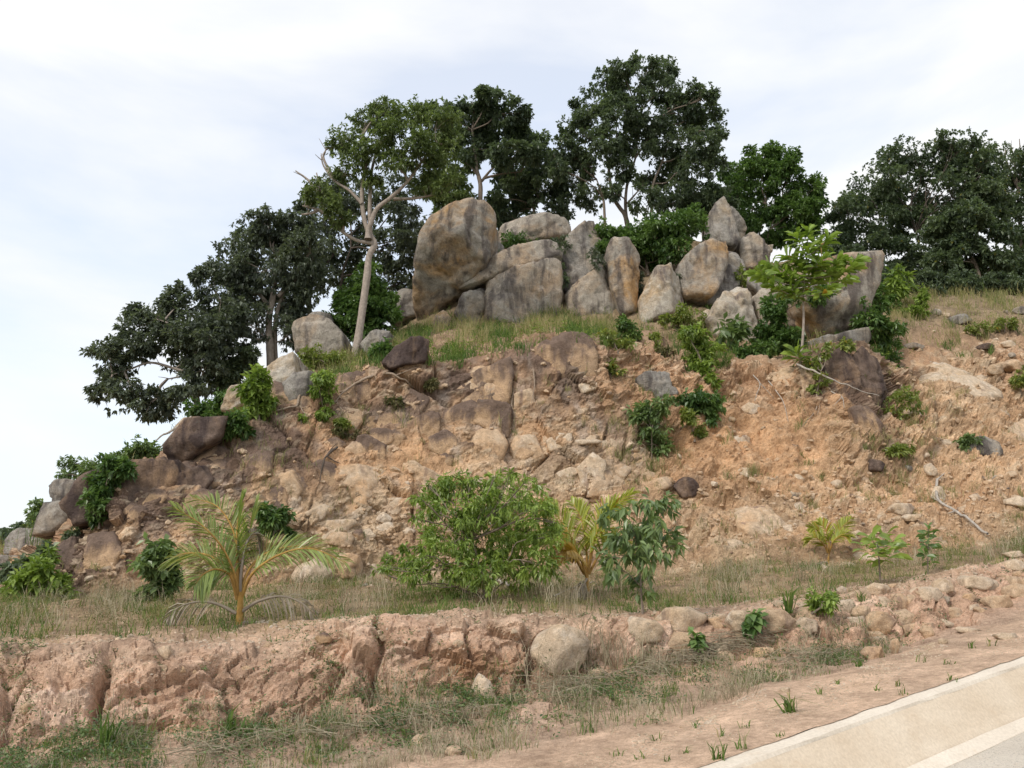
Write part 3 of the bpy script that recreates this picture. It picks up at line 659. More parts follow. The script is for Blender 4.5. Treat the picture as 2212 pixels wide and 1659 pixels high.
B('dark slab behind the sharp grey peak boulder',
  [(1549, 441), (1562, 446), (1580, 465), (1602, 497), (1594, 540), (1570, 540), (1545, 480)], 44.6, 1.3, 'granite_grey', p=16)
B('brown pointed boulder to the right of the sharp peak above dry grass',
  [(1592, 532), (1612, 520), (1628, 550), (1650, 567), (1652, 590), (1592, 592)], 43.4, 1.5, 'granite')
B('flat white stone lying at the crest by the three trunks',
  [(1634, 543), (1652, 536), (1666, 534), (1664, 548), (1640, 550)], 44.6, 0.6, 'granite_pale', sub=4)
B('rough white boulder with many edges left of the yellow green sapling',
  [(1588, 628), (1608, 644), (1622, 697), (1614, 770), (1560, 772), (1540, 745), (1518, 710), (1536, 676), (1557, 642)], 37.0, 1.7, 'granite_pale', p=22, sub=5, rough=1.7, facets=[(-0.7, -1, 0.5, 0.9), (0.8, -1, 0.2, 0.85), (0.1, -1, 0.9, 0.9), (-0.2, -1, -0.3, 0.9)])
B('small pale stone at the left edge of the rough white boulder',
  [(1511, 680), (1524, 672), (1545, 680), (1546, 694), (1518, 697)], 37.6, 0.6, 'granite_pale', sub=4)
B('small grey rounded boulder above the rough white boulder',
  [(1611, 607), (1622, 602), (1636, 609), (1646, 627), (1629, 645), (1610, 630)], 40.0, 0.8, 'granite_grey', p=9, sub=4)
B('whitish block at the left of the big round boulder',
  [(1614, 658), (1634, 637), (1676, 627), (1688, 662), (1668, 705), (1627, 715)], 37.6, 1.3, 'granite_pale', p=16, facets=[(-0.5, -1, 0.4, 1.0), (0.5, -1, -0.1, 0.9)])
B('big round tan boulder undercut at its base, right behind the yellow green sapling',
  [(1700, 640), (1730, 600), (1765, 582), (1823, 576), (1862, 574), (1873, 588), (1870, 644), (1853, 702), (1818, 738), (1770, 754), (1737, 750), (1712, 722), (1695, 680)], 36.4, 2.3, 'granite_warm', p=8, sub=5,
  facets=[(-0.2, -1, 0.35, 1.0), (0.5, -1, -0.15, 1.0), (0.1, -1, -0.9, 0.95)])
B('flat grey rock on which the big round boulder rests',
  [(1715, 752), (1760, 758), (1810, 745), (1850, 722), (1862, 745), (1838, 775), (1760, 790), (1715, 780)], 34.6, 1.6, 'granite_grey')
B('rounded pale boulder on the left ridge behind the bright green shrub tree',
  [(640, 717), (651, 703), (686, 694), (728, 712), (758, 749), (755, 790), (700, 800), (645, 766)], 35.6, 1.7, 'granite', p=8, sub=5)
B('small grey cap boulder on top of the rounded pale boulder of the left ridge',
  [(670, 692), (690, 679), (715, 681), (724, 700), (690, 712)], 36.4, 0.8, 'granite_grey', p=8, sub=4)
B('whitish streaked boulder below the pale double trunk on the left ridge',
  [(586, 805), (610, 788), (649, 778), (657, 812), (634, 860), (592, 862)], None, 1.2, 'granite_pale', p=11)
B('short grey streaked boulder beside the roots under the left ridge',
  [(628, 833), (645, 812), (681, 808), (679, 856), (637, 872)], None, 0.9, 'granite_grey', p=10)
B('long pale boulder sloping down the left ridge behind green shrubs',
  [(488, 892), (525, 843), (566, 826), (560, 870), (515, 900)], None, 1.0, 'granite_pale', p=10)
B('overhanging ledge boulder with a black stain, below the leftmost big tree',
  [(388, 961), (414, 927), (455, 911), (505, 906), (492, 950), (439, 990), (395, 998)], None, 1.3, 'granite_dark', p=15, sub=5, facets=[(-0.6, -1, 0.5, 0.95), (0.5, -1, 0.3, 1.0), (-0.1, -1, -0.5, 1.0)])
B('pale upright rock behind the bleached dead branches on the left ridge',
  [(383, 962), (386, 930), (402, 905), (422, 912), (415, 955), (395, 975)], 31.6, 0.7, 'granite_pale', sub=4)
B('upper boulder of the two stacked on the far left corner of the cliff',
  [(130, 1055), (150, 1042), (196, 1045), (212, 1071), (197, 1092), (140, 1084)], 26.6, 1.0, 'granite_grey', p=9, group='boulders stacked on the left corner of the cliff')
B('lower boulder of the two stacked on the far left corner of the cliff',
  [(113, 1115), (120, 1087), (178, 1084), (204, 1106), (186, 1132), (162, 1158), (120, 1164)], 26.2, 1.2, 'granite_grey', p=9, group='boulders stacked on the left corner of the cliff')
B('brown and white boulder lying at the brow beside the pale kinked trunk',
  [(828, 787), (850, 761), (903, 738), (925, 742), (918, 788), (850, 808)], None, 0.9, 'granite_dark', p=12, sub=5)
B('half buried grey boulder behind the foot of the pale kinked trunk',
  [(778, 747), (819, 717), (846, 722), (836, 756), (798, 775)], None, 0.9, 'granite_grey', p=10)
B('small orange rock tucked under the huge tilted boulder',
  [(922, 714), (958, 674), (972, 691), (970, 716), (934, 724)], 39.0, 0.8, 'granite_warm', p=14)
B('shaded grey boulder to the left of the huge tilted boulder',
  [(846, 702), (850, 653), (875, 635), (900, 639), (906, 700), (865, 708)], 41.4, 1.4, 'granite_grey')
B('grey broken boulder on the slope below the left corner of the cliff',
  [(30, 1170), (50, 1150), (80, 1145), (92, 1172), (70, 1196), (36, 1196)], 30.5, 0.8, 'granite_grey', group='boulders stacked on the left corner of the cliff')
B('brown rock at the left edge of the picture beside a bush',
  [(-10, 1212), (12, 1200), (36, 1208), (44, 1232), (10, 1250), (-10, 1246)], 27.5, 0.7, 'granite', group='boulders stacked on the left corner of the cliff')
B('pale tilted slab right of the brown rock near the left edge',
  [(52, 1168), (70, 1160), (108, 1170), (112, 1200), (80, 1206)], 28.6, 0.6, 'granite', group='boulders stacked on the left corner of the cliff')

# embedded blocks that stand proud of the cut face: pieces of the cliff
def block(out, half, mat, prot=0.35, **k):
    """the outcrop's broken face lies along the cut, standing prot metres proud of it"""
    uv = np.asarray(out, float); u0, v0 = uv[:, 0].mean(), uv[:, 1].mean(); h = hit(u0, v0)
    j = int(np.argmin(abs(COLS - u0))); i = int(np.argmin(abs(TV[:, j] - v0))); n = N0[i, j]
    ray = (h - EYE) / np.linalg.norm(h - EYE); d = prot + half * abs(n @ ray); r = np.random.default_rng(int(u0))
    fc = [(*(n + r.normal(size=3) * 0.06), d / half), (*(n + np.array([r.choice([-.5, .5]), 0, r.uniform(-.1, .3)])), d / half * 1.04), (*(n + np.array([r.uniform(-.3, .3), 0, r.uniform(-.5, -.2)])), d / half * 1.05)]
    k.setdefault('rough', 1.1); k['p'] = k.get('p', 13) + 8; k['sub'] = k.get('sub', 5)
    return boulder(None, out, h[1] + half, half, mat, 'rock_block', CLIFF, facets=fc, **k)
block([(1162, 762), (1200, 740), (1262, 728), (1277, 745), (1276, 830), (1252, 884), (1180, 892), (1157, 830)], 1.1, 'stain', 0.45, p=15, sub=5)
block([(977, 842), (1020, 815), (1097, 780), (1104, 850), (1097, 890), (1040, 874), (985, 900)], 1.0, 'stain', 0.45, p=16, sub=5)
block([(1040, 880), (1092, 884), (1108, 900), (1106, 942), (1070, 952), (1028, 930)], 0.9, 'stain', 0.25, p=12)
block([(883, 924), (930, 901), (950, 905), (950, 967), (900, 987), (883, 962)], 0.8, 'stain', 0.35, p=18)
block([(750, 992), (775, 955), (800, 945), (837, 965), (837, 1002), (790, 1010), (755, 1005)], 0.8, 'stain', 0.3, p=14)
block([(700, 1025), (760, 1012), (830, 1020), (860, 1070), (820, 1130), (710, 1135), (675, 1080)], 1.0, 'tan', 0.22, p=12, sub=5)
block([(1345, 852), (1400, 810), (1455, 812), (1445, 866), (1360, 884)], 0.9, 'granite_grey', 0.3, p=10)
block([(196, 1110), (235, 1046), (285, 1016), (392, 1004), (407, 1040), (385, 1085), (300, 1105), (215, 1140)], 1.4, 'granite_dark', 0.5, p=14, sub=5)
block([(400, 1010), (445, 1000), (470, 1030), (430, 1100), (392, 1110), (385, 1060)], 1.0, 'granite_dark', 0.3, p=14)
block([(600, 830), (680, 855), (700, 900), (640, 915), (600, 880)], 0.9, 'stain', 0.15, p=12)
block([(725, 835), (790, 812), (812, 850), (800, 905), (745, 915), (722, 880)], 0.9, 'stain', 0.25, p=14)
block([(150, 1180), (185, 1165), (200, 1220), (180, 1290), (135, 1290), (135, 1230)], 0.9, 'granite_dark', 0.35, p=14)
block([(205, 1160), (260, 1150), (290, 1200), (270, 1260), (205, 1270)], 0.9, 'stain', 0.2, p=14)
block([(600, 1030), (640, 1020), (660, 1060), (640, 1130), (600, 1140)], 0.8, 'tan', 0.35, p=16)
block([(1770, 790), (1800, 768), (1828, 790), (1838, 850), (1812, 885), (1772, 870)], 0.9, 'granite_dark', 0.5, p=12, sub=5)
block([(1826, 790), (1850, 764), (1886, 790), (1902, 850), (1880, 900), (1840, 880)], 0.9, 'granite_dark', 0.65, p=12, sub=5)
block([(1880, 800), (1905, 790), (1936, 850), (1956, 940), (1950, 985), (1900, 975), (1888, 900)], 1.0, 'stain', 0.4, p=12, sub=5)
block([(1830, 890), (1868, 880), (1890, 920), (1880, 980), (1845, 975), (1832, 930)], 0.8, 'stain', 0.4, p=13, sub=5)
block([(1660, 800), (1735, 795), (1755, 850), (1725, 885), (1668, 860)], 0.9, 'tan', 0.25, p=10, sub=5)
block([(1110, 860), (1150, 840), (1160, 900), (1130, 930), (1108, 905)], 0.6, 'tan', 0.25, p=18)
block([(1182, 962), (1200, 940), (1228, 942), (1226, 975), (1190, 984)], 0.6, 'cream', 0.3, p=22, sub=4)
block([(1340, 1000), (1380, 960), (1420, 985), (1400, 1040), (1352, 1045)], 0.6, 'tan', 0.2, p=14)
block([(840, 1010), (900, 1000), (960, 1030), (930, 1080), (860, 1080)], 0.8, 'tan', 0.15, p=15)
block([(1250, 1010), (1275, 985), (1300, 1000), (1290, 1060), (1262, 1070)], 0.6, 'cream', 0.3, p=20, sub=4)
block([(1960, 770), (2040, 760), (2090, 800), (2130, 870), (2120, 930), (2040, 920), (1980, 860)], 1.4, 'cream', 0.2, p=12, sub=5)
block([(2160, 930), (2212, 905), (2260, 940), (2240, 1000), (2170, 985)], 1.0, 'tan', 0.3, p=12)
block([(1590, 1100), (1660, 1090), (1700, 1150), (1680, 1215), (1600, 1220)], 1.0, 'tan', 0.15, p=10, sub=5, rough=1.6)
block([(1720, 1060), (1790, 1040), (1830, 1090), (1800, 1150), (1730, 1140)], 1.0, 'tan', 0.12, p=10, sub=5, rough=1.6)

# smaller slabs that break out of the face along its tilted strata
rb = np.random.default_rng(404)
def slab_outline(u, v, a, b, tilt):
    n = rb.integers(5, 8); th = np.sort((np.arange(n) + rb.uniform(-0.35, 0.35, n)) * 2 * math.pi / n); ct, st_ = math.cos(tilt), -math.sin(tilt)
    return [(u + a * c_ * ct - b * s__ * -st_ * 0 + (-b * s__ * st_) , v + a * c_ * st_ + b * s__ * ct) for c_, s__ in ((math.cos(t), math.sin(t)) for t in th)]
for (u0, v0, su, sv, n, mats, a0, a1, asp, tl) in ((1270, 1020, 110, 60, 20, ('cream', 'tan', 'tan'), 18, 44, 0.42, 0.5), (800, 1150, 110, 55, 26, ('cream', 'tan', 'cream'), 14, 36, 0.5, 0.5), (880, 930, 170, 55, 24, ('tan', 'stain', 'stain'), 18, 50, 0.8, 0.2),
                                          (430, 1060, 130, 60, 24, ('stain', 'granite_dark', 'stain'), 18, 48, 0.8, 0.9), (1640, 1110, 130, 60, 22, ('tan', 'cream'), 14, 32, 0.6, -0.3), (2070, 900, 80, 110, 22, ('cream', 'tan'), 14, 32, 0.5, 0.1),
                                          (250, 1220, 70, 40, 14, ('stain', 'tan'), 16, 34, 0.9, 1.0), (1080, 1060, 70, 40, 10, ('tan', 'cream'), 14, 30, 0.5, 0.5)):
    for q in range(n):
        u = u0 + rb.normal() * su; v = v0 + rb.normal() * sv; a = rb.uniform(a0, a1)
        if not (130 < u < 2230) or v > 1235: continue
        h = hit(u, v)
        if h[1] > 37: continue
        block(slab_outline(u, v, a, a * asp * rb.uniform(0.8, 1.25), tl + rb.normal() * 0.2), px2m(a, h[1]) * 0.8, mats[rb.integers(len(mats))], px2m(a, h[1]) * rb.uniform(0.03, 0.26), sub=3 if a < 26 else 4, p=18, rough=0.9)
# stones half sunk in the earth bank: pieces of the bank
def bank_stone(u, v, a, b, mat):
    h = hit(u, v); m = px2m(a, h[1]); _seed[0] += 1
    me, c = boulder_mesh('embedded_stone', slab_outline(u, v, a, b, rb.normal() * 0.3), h[1] + m * 0.55, m * 0.9, M[mat], p=26, sub=4, rough=1.4, seed=_seed[0])
    obj('embedded_stone', me, BANK, loc=tuple(c))
for q in range(46):
    u = rb.uniform(1520, 2215); f = rb.random(); top_ = np.interp(u, [1500, 1650, 1800, 1900, 2000, 2100, 2212], [1345, 1320, 1296, 1278, 1270, 1248, 1218]); bot = np.interp(u, [1500, 1750, 1900, 2050, 2212], [1440, 1412, 1392, 1345, 1292])
    a = rb.uniform(10, 30); bank_stone(u, top_ + (bot - top_) * f, a, a * rb.uniform(0.5, 0.85), ('tan', 'cream', 'tan')[rb.integers(3)])
for q in range(16):
    u = rb.uniform(20, 1400); a = rb.uniform(6, 14); v = np.interp(u, [0, 600, 1000, 1400], [1400, 1385, 1340, 1352]) + rb.uniform(0, 90); bank_stone(u, v, a, a * 0.7, 'tan')

# ------------------------------------------------------------------ loose stones
def rock(u, v, ru, rv, mat, label, p=13, sub=3, name='rock', group=None, cat='rock', tri=False):
    h = hit(u, v + rv * 0.6); Y = h[1]
    a = np.random.default_rng(int(u * 7 + v * 13)); n = a.integers(6, 9)
    th = np.sort((np.arange(n) + a.uniform(-0.3, 0.3, n)) * 2 * math.pi / n)
    rr = a.uniform(0.82, 1.12, n)
    if tri: out = [(u - ru, v + rv), (u - 0.1 * ru, v - rv), (u + 0.5 * ru, v - 0.5 * rv), (u + ru, v + rv)]
    else: out = [(u + ru * r * math.cos(t), v + rv * r * math.sin(t)) for t, r in zip(th, rr)]
    hw = px2m(ru, Y)
    _seed[0] += 1
    me, c = boulder_mesh(name, out, Y + hw * 0.35, hw * 0.85, M[mat], p=p * 1.9, sub=max(sub, 4) if ru > 12 else sub, rough=1.5, seed=_seed[0])
    return obj(name, me, None, label, cat, group or 'loose stones on the cut slope and bank', loc=tuple(c))
for a in (
    (1215, 1397, 66, 50, 'cream', 'big pale angular stone in the ditch behind dry grass stalks', 18, 4),
    (1465, 1337, 60, 30, 'cream', 'large smooth tan stone capping the bank right of the dry grass', 12, 4),
    (1388, 1362, 50, 30, 'cream', 'flat topped pale stone left of the large smooth tan stone', 16, 4),
    (1482, 1388, 52, 24, 'tan', 'long low slab in front of the large smooth tan stone', 15, 4),
    (1596, 1342, 32, 27, 'cream', 'pale wrinkled stone left of the rounded ochre stone', 12, 4),
    (1668, 1342, 44, 31, 'tan', 'rounded ochre stone on the bank with a broad leaved seedling', 9, 4),
    (1736, 1325, 24, 15, 'tan', 'tan stone just right of the rounded ochre stone', 12, 3),
    (1680, 1305, 15, 8, 'cream', 'small white stone above the rounded ochre stone', 12, 3),
    (1898, 1347, 30, 26, 'tan', 'wedge shaped tan stone with a pale upper edge on the right bank', 22, 4),
    (1860, 1325, 22, 16, 'tan', 'tan stone left above the wedge shaped stone', 14, 3),
    (1898, 1274, 26, 16, 'cream', 'pale lumpy stone below the bright green large leaved sapling', 12, 3),
    (1818, 1276, 11, 9, 'cream', 'small round pale stone left of the lumpy stone', 10, 3),
    (1997, 1284, 34, 18, 'cream', 'pale angular stone at the bank brow below the red tipped sapling', 18, 4),
    (2036, 1266, 22, 17, 'cream', 'upright pale stone at the right bank brow', 15, 3),
    (2106, 1259, 36, 18, 'cream', 'largest smooth cream boulder at the right bank brow', 10, 4),
    (2152, 1301, 30, 19, 'tan', 'half buried tan stone below the largest cream boulder', 10, 4),
    (2190, 1278, 30, 16, 'tan', 'tan stone near the right picture edge on the bank', 12, 3),
    (2186, 1222, 26, 13, 'cream', 'rough cream stone high at the right picture edge above the bank', 14, 3),
    (2190, 1199, 22, 9, 'cream', 'thin cream stone topmost of the pile at the right picture edge', 14, 3),
    (2094, 1290, 15, 9, 'tan', 'small tan stone directly under the largest cream boulder', 12, 3),
    (2003, 1366, 14, 15, 'tan', 'small rounded stone at the foot of the right bank', 10, 3),
    (1932, 1398, 11, 22, 'tan', 'narrow upright splinter of rock at the ditch end', 18, 3),
    (1800, 1399, 20, 10, 'tan', 'flat tan stone in the creeper above the ditch end', 16, 3),
    (1886, 1412, 24, 17, 'tan', 'tan slab left of the narrow upright splinter', 18, 3),
    (2038, 1386, 10, 8, 'cream', 'single grey white stone lying on the verge', 12, 3),
    (2172, 1375, 24, 8, 'cream', 'flat whitish stone on the verge near the right picture edge', 14, 3),
    (2092, 1361, 24, 6, 'cream', 'thin pale flake at the foot of the right bank', 14, 3),
    (357, 1412, 18, 16, 'tan', 'square clay clod standing on the brow of the left bank', 18, 3),
    (699, 1379, 18, 11, 'stain', 'brown overhanging slab at the top of the bank right of the tall palm', 20, 3),
    (738, 1134, 42, 16, 'cream', 'long pale slab lying on the talus left of the big bush', 20, 4),
    (774, 1156, 12, 17, 'stain', 'dark sided block between pale slabs on the talus', 20, 3),
    (795, 1158, 15, 16, 'cream', 'white faced block right of the dark sided block', 20, 3),
    (831, 1120, 17, 13, 'cream', 'bright white angular stone at the top of the talus', 20, 3),
    (737, 1166, 32, 16, 'tan', 'broad tan stone under the long pale slab', 14, 4),
    (748, 1223, 34, 30, 'tan', 'fallen block with a dark undercut behind the tall palm', 22, 4),
    (676, 1240, 44, 30, 'cream', 'big pale flat faced rock behind the fronds of the tall palm', 16, 4),
    (1268, 957, 34, 6, 'cream', 'thin white ledge stone in the middle of the cut face', 16, 3),
    (1577, 904, 11, 9, 'cream', 'round pale stone beside the hanging creeper', 9, 3),
    (1622, 883, 23, 14, 'cream', 'pale flat stone right of the hanging creeper', 12, 3),
    (1284, 1066, 15, 13, 'cream', 'white broken stone right above the second palm', 20, 3),
    (1483, 1054, 28, 23, 'granite_dark', 'dark purple brown rock sticking out of the slope above the blue green sapling', 14, 4),
    (1807, 1045, 12, 9, 'cream', 'small cream stone on the orange slope below the stained ribs', 12, 3),
    (1882, 1008, 30, 15, 'granite_dark', 'flat dark stone at the foot of the stained ribs', 14, 3),
    (1756, 1071, 11, 10, 'cream', 'white chip on the orange slope above the smallest palm', 18, 3),
    (1812, 1086, 16, 10, 'tan', 'tan flat stone on the slope above the smallest palm', 14, 3),
    (1946, 1101, 26, 14, 'cream', 'rounded cream stone left of the bleached dead branch', 11, 3),
    (1967, 1119, 18, 9, 'cream', 'flat cream stone just below the rounded cream stone', 14, 3),
    (2007, 1015, 16, 15, 'cream', 'egg shaped cream stone above the bleached dead branch', 10, 3),
    (2042, 959, 14, 11, 'cream', 'cream stone between the stained ribs and the grey slab', 12, 3),
    (2122, 968, 36, 25, 'granite_grey', 'grey angular slab leaning on the right slope beside a seedling', 20, 4),
    (2024, 1068, 19, 17, 'cream', 'cream stone behind the top of the bleached dead branch', 14, 3),
    (2195, 1086, 24, 12, 'cream', 'long cream stone at the right picture edge on the slope', 10, 3),
    (2072, 693, 23, 13, 'granite_grey', 'flat grey stone in the dry grass on the upper right slope', 18, 3),
    (2022, 676, 12, 8, 'granite_pale', 'white stone at the foot of the small conical shrub', 14, 3),
    (2204, 673, 16, 9, 'granite_grey', 'grey stone at the right picture edge below the trees', 12, 3),
    (1971, 750, 24, 8, 'granite', 'low greyish ledge on the slope right of the leafy shrub', 14, 3),
    (2128, 752, 19, 8, 'granite_dark', 'dark flat stone on the upper right slope', 14, 3),
    (2175, 745, 16, 9, 'cream', 'cream stone right of the dark flat stone', 14, 3),
    (2150, 800, 18, 12, 'tan', 'tan stone right of the pale washed rock face', 14, 3),
    (2190, 790, 18, 13, 'tan', 'tan stone at the right picture edge level with the pale washed face', 14, 3),
    (905, 1600, 14, 14, 'tan', 'rounded stone in the ditch creeper at the bottom of the picture', 10, 3),
    (980, 1622, 18, 14, 'tan', 'ochre stone on the dirt slope below the ditch', 12, 3),
    (1290, 1455, 24, 12, 'tan', 'pinkish low stone right of the pyramid stone', 12, 3),
    (1695, 1490, 12, 7, 'cream', 'small tan stone near the verge edge under the dry brush', 12, 3),
    (1762, 1455, 6, 3, 'cream', 'bright white pebble at the ditch end of the verge', 9, 2),
    (312, 1535, 8, 10, 'tan', 'pale pebble stuck in the left bank face', 9, 2),
    (60, 1530, 16, 12, 'tan', 'tan stone in the left bank below trailing creeper', 12, 3),
): rock(*a)
rock(1038, 1488, 36, 32, 'cream', 'pink pyramid shaped stone standing in the ditch', 22, 4, tri=True)

# rubble: one mesh per kind, many loose stones
RP = []
for k in range(9):
    r = np.random.default_rng(900 + k); dirs, faces = ico(2)
    pl = [(*r.normal(size=3), r.uniform(0.6, 1.0)) for _ in range(11)] + [(1,0,0,1),(-1,0,0,1),(0,1,0,1),(0,-1,0,1),(0,0,1,1),(0,0,-1,1)]
    V = dirs * polytope(dirs, pl, 16)[:, None] * np.array([1, 0.85, 0.62])
    RP.append(mesh_np('rubble_stone', V, faces, M[['cream', 'tan', 'tan', 'cream', 'tan', 'granite', 'cream', 'tan', 'tan'][k]], None, False))
def wr(S_, U, V_):
    cliff = np.clip(0.5 + np.sin(U / 47.0) * np.sin(V_ / 31.0 + U / 90.0), 0.03, 2) * np.exp(-((S_ - 6.6) / 0.7) ** 2) * (1 + 1.5 * np.exp(-((U - 2000) / 260) ** 2) + 1.3 * np.exp(-((U - 820) / 160) ** 2) + 0.9 * np.exp(-((U - 1300) / 160) ** 2))
    bank_ = 1.2 * np.exp(-((S_ - 4.0) / 0.4) ** 2) * (0.5 + 2.2 * np.clip((U - 1500) / 500, 0, 1))
    top = 0.5 * np.exp(-((S_ - 9) / 0.9) ** 2) * np.clip((U - 1900) / 100, 0, 1)
    return (cliff + bank_ + top) * (U > -20) * (U < 2230)
pr, nr, ir, jr = scatter(240, wr, 5)
rr = np.random.default_rng(8)
for q in range(len(pr)):
    Y = pr[q, 1]; s = px2m(rr.uniform(3.5, 9.5) ** 1.0, Y) * rr.choice([0.7, 1.0, 1.35])
    onb = S[ir[q]] < 5
    o = obj('rubble_stone', RP[rr.integers(len(RP))], None,
            'loose broken stone on the low roadside bank' if onb else 'loose broken stone strewn over the cut slope', 'stone',
            'rubble on the roadside bank' if onb else 'rubble on the cut slope', loc=tuple(pr[q] + np.array([0, 0, 0.1 * s])))
    o.scale = (s, s, s); o.rotation_euler = (rr.uniform(-.5, .5), rr.uniform(-.5, .5), rr.uniform(0, 6.3))
# finer gravel nobody could count
def gravel(n, wf, seed, s0, s1, mat, name, label):
    p, nn, i, j = scatter(n, wf, seed); r = np.random.default_rng(seed)
    dirs, faces = ico(1); s = r.uniform(s0, s1, n) * r.choice([0.6, 1, 1.6], n)
    sh = r.uniform(0.55, 1.25, (n, 12, 1)); ang = r.uniform(0, 6.3, n)
    V = dirs[None] * sh * s[:, None, None] * np.array([1, 0.8, 0.6])
    ca, sa = np.cos(ang)[:, None], np.sin(ang)[:, None]
    V = np.stack([V[..., 0] * ca - V[..., 1] * sa, V[..., 0] * sa + V[..., 1] * ca, V[..., 2]], -1) + p[:, None, :]
    Q = faces[None] + (np.arange(n) * 12)[:, None, None]
    obj(name, mesh_np(name, V.reshape(-1, 3), Q.reshape(-1, 3), mat, {'rnd': np.repeat(r.random(n), 12)}, False), None, label, 'gravel', None, 'stuff')
gravel(3800, lambda S_, U, V_: (np.exp(-((S_ - 6.5) / 0.7) ** 2) + 0.12 * np.exp(-((S_ - 8.5) / 0.8) ** 2)) * (U > -30) * (U < 2250), 21, 0.03, 0.095, M['tan'], 'scree', 'tan crumbled scree covering the cut slope')
gravel(2600, lambda S_, U, V_: np.clip((S_ - 0.1) / 0.1, 0, 1) * (S_ < 1.05) * (U > 900) * (U < 2250) * np.clip(0.25 + np.sin(U / 31.0) * np.sin(V_ / 17.0 + 1.0), 0.04, 1), 24, 0.005, 0.016, M['cream'], 'gravel', 'fine pale grit on the sandy verge')
gravel(4800, lambda S_, U, V_: (np.exp(-((S_ - 4.15) / 0.45) ** 2) + 0.35 * np.exp(-((S_ - 3.2) / 0.5) ** 2) + 0.25 * np.exp(-((S_ - 1.6) / 0.6) ** 2)) * (U > -30) * (U < 2250), 22, 0.008, 0.030, M['cream'], 'gravel', 'pale grit and gravel on the roadside bank')

# ------------------------------------------------------------------ foliage
def unit(n, r):
    d = r.normal(size=(n, 3)); return d / np.linalg.norm(d, axis=1)[:, None]
def leaf_quads(pos, d, nrm, L, W, r, droop=0.15):
    """folded leaf blades: base, right, tip, left"""
    n = len(pos)
    d = d / (np.linalg.norm(d, axis=1)[:, None] + 1e-9)
    sd = np.cross(d, nrm); sd /= np.linalg.norm(sd, axis=1)[:, None] + 1e-9
    L = np.broadcast_to(L, n)[:, None]; W = np.broadcast_to(W, n)[:, None]
    m = pos + d * L * 0.45; up_ = np.cross(sd, d)
    tip = pos + d * L + np.array([0, 0, -1.0]) * L * droop
    V = np.stack([pos, m + sd * W * 0.5 + up_ * W * 0.12, tip, m - sd * W * 0.5 + up_ * W * 0.12], 1)
    return V.reshape(-1, 3), np.arange(4 * n).reshape(n, 4)
def crown_leaves(blobs, N, L, W, r, shell=0.5, per=9, down=0.35, tight=0.44, nsub=13, sink=0.0):
    """blobs: (centre, (rx,ry,rz)); returns leaf geometry and the twig centres of each blob"""
    area = np.array([b[1][0] * b[1][2] for b in blobs]); share = area / area.sum()
    PP, DD, NN, AA, subs = [], [], [], [], []
    for (c, R), sh in zip(blobs, share):
        R = np.asarray(R); k = max(4, int(nsub))
        u = unit(k, r); u[:, 2] = u[:, 2] * 0.9 + 0.12
        sc = c + u * R * r.uniform(shell, 0.98, (k, 1)); subs.append(sc)
        n = max(3, int(N * sh / per)); w = r.random(k) ** 1.3 + 0.15; w /= w.sum()
        si = r.choice(k, n, p=w); sr = R.mean() * tight * r.uniform(0.7, 1.35, k)
        tw = sc[si] + unit(n, r) * (sr[si] * r.random(n) ** 0.45)[:, None] * np.array([1.15, 1.15, 0.85])
        out = (tw - c) / R; out /= np.linalg.norm(out, axis=1)[:, None] + 1e-6
        tone = np.clip(r.normal(0.45, 0.2, k), 0, 1)[si]
        t = np.repeat(np.arange(n), per); m = len(t)
        d = out[t] * 0.55 + unit(m, r) * 0.9 + np.array([0, 0, -down])
        nn = np.array([0, 0, 1.0]) + unit(m, r) * 0.65
        PP.append(tw[t] + unit(m, r) * L * 0.35); DD.append(d); NN.append(nn)
        AA.append(np.clip(tone[t] + r.normal(0, 0.2, m), 0, 0.92) + (r.random(m) < 0.012) * 1.0)
    pos = np.vstack(PP); d = np.vstack(DD); nn = np.vstack(NN); a = np.clip(np.concatenate(AA), 0, 1)
    m = len(pos); ll = L * 1.12 * r.uniform(0.7, 1.25, m)
    V, Q = leaf_quads(pos, d, nn, ll, ll * 1.2 * W / L, r)
    return V, Q, np.repeat(a, 4), subs
_ts = [300]; NF = 1.1; BS = 1.18
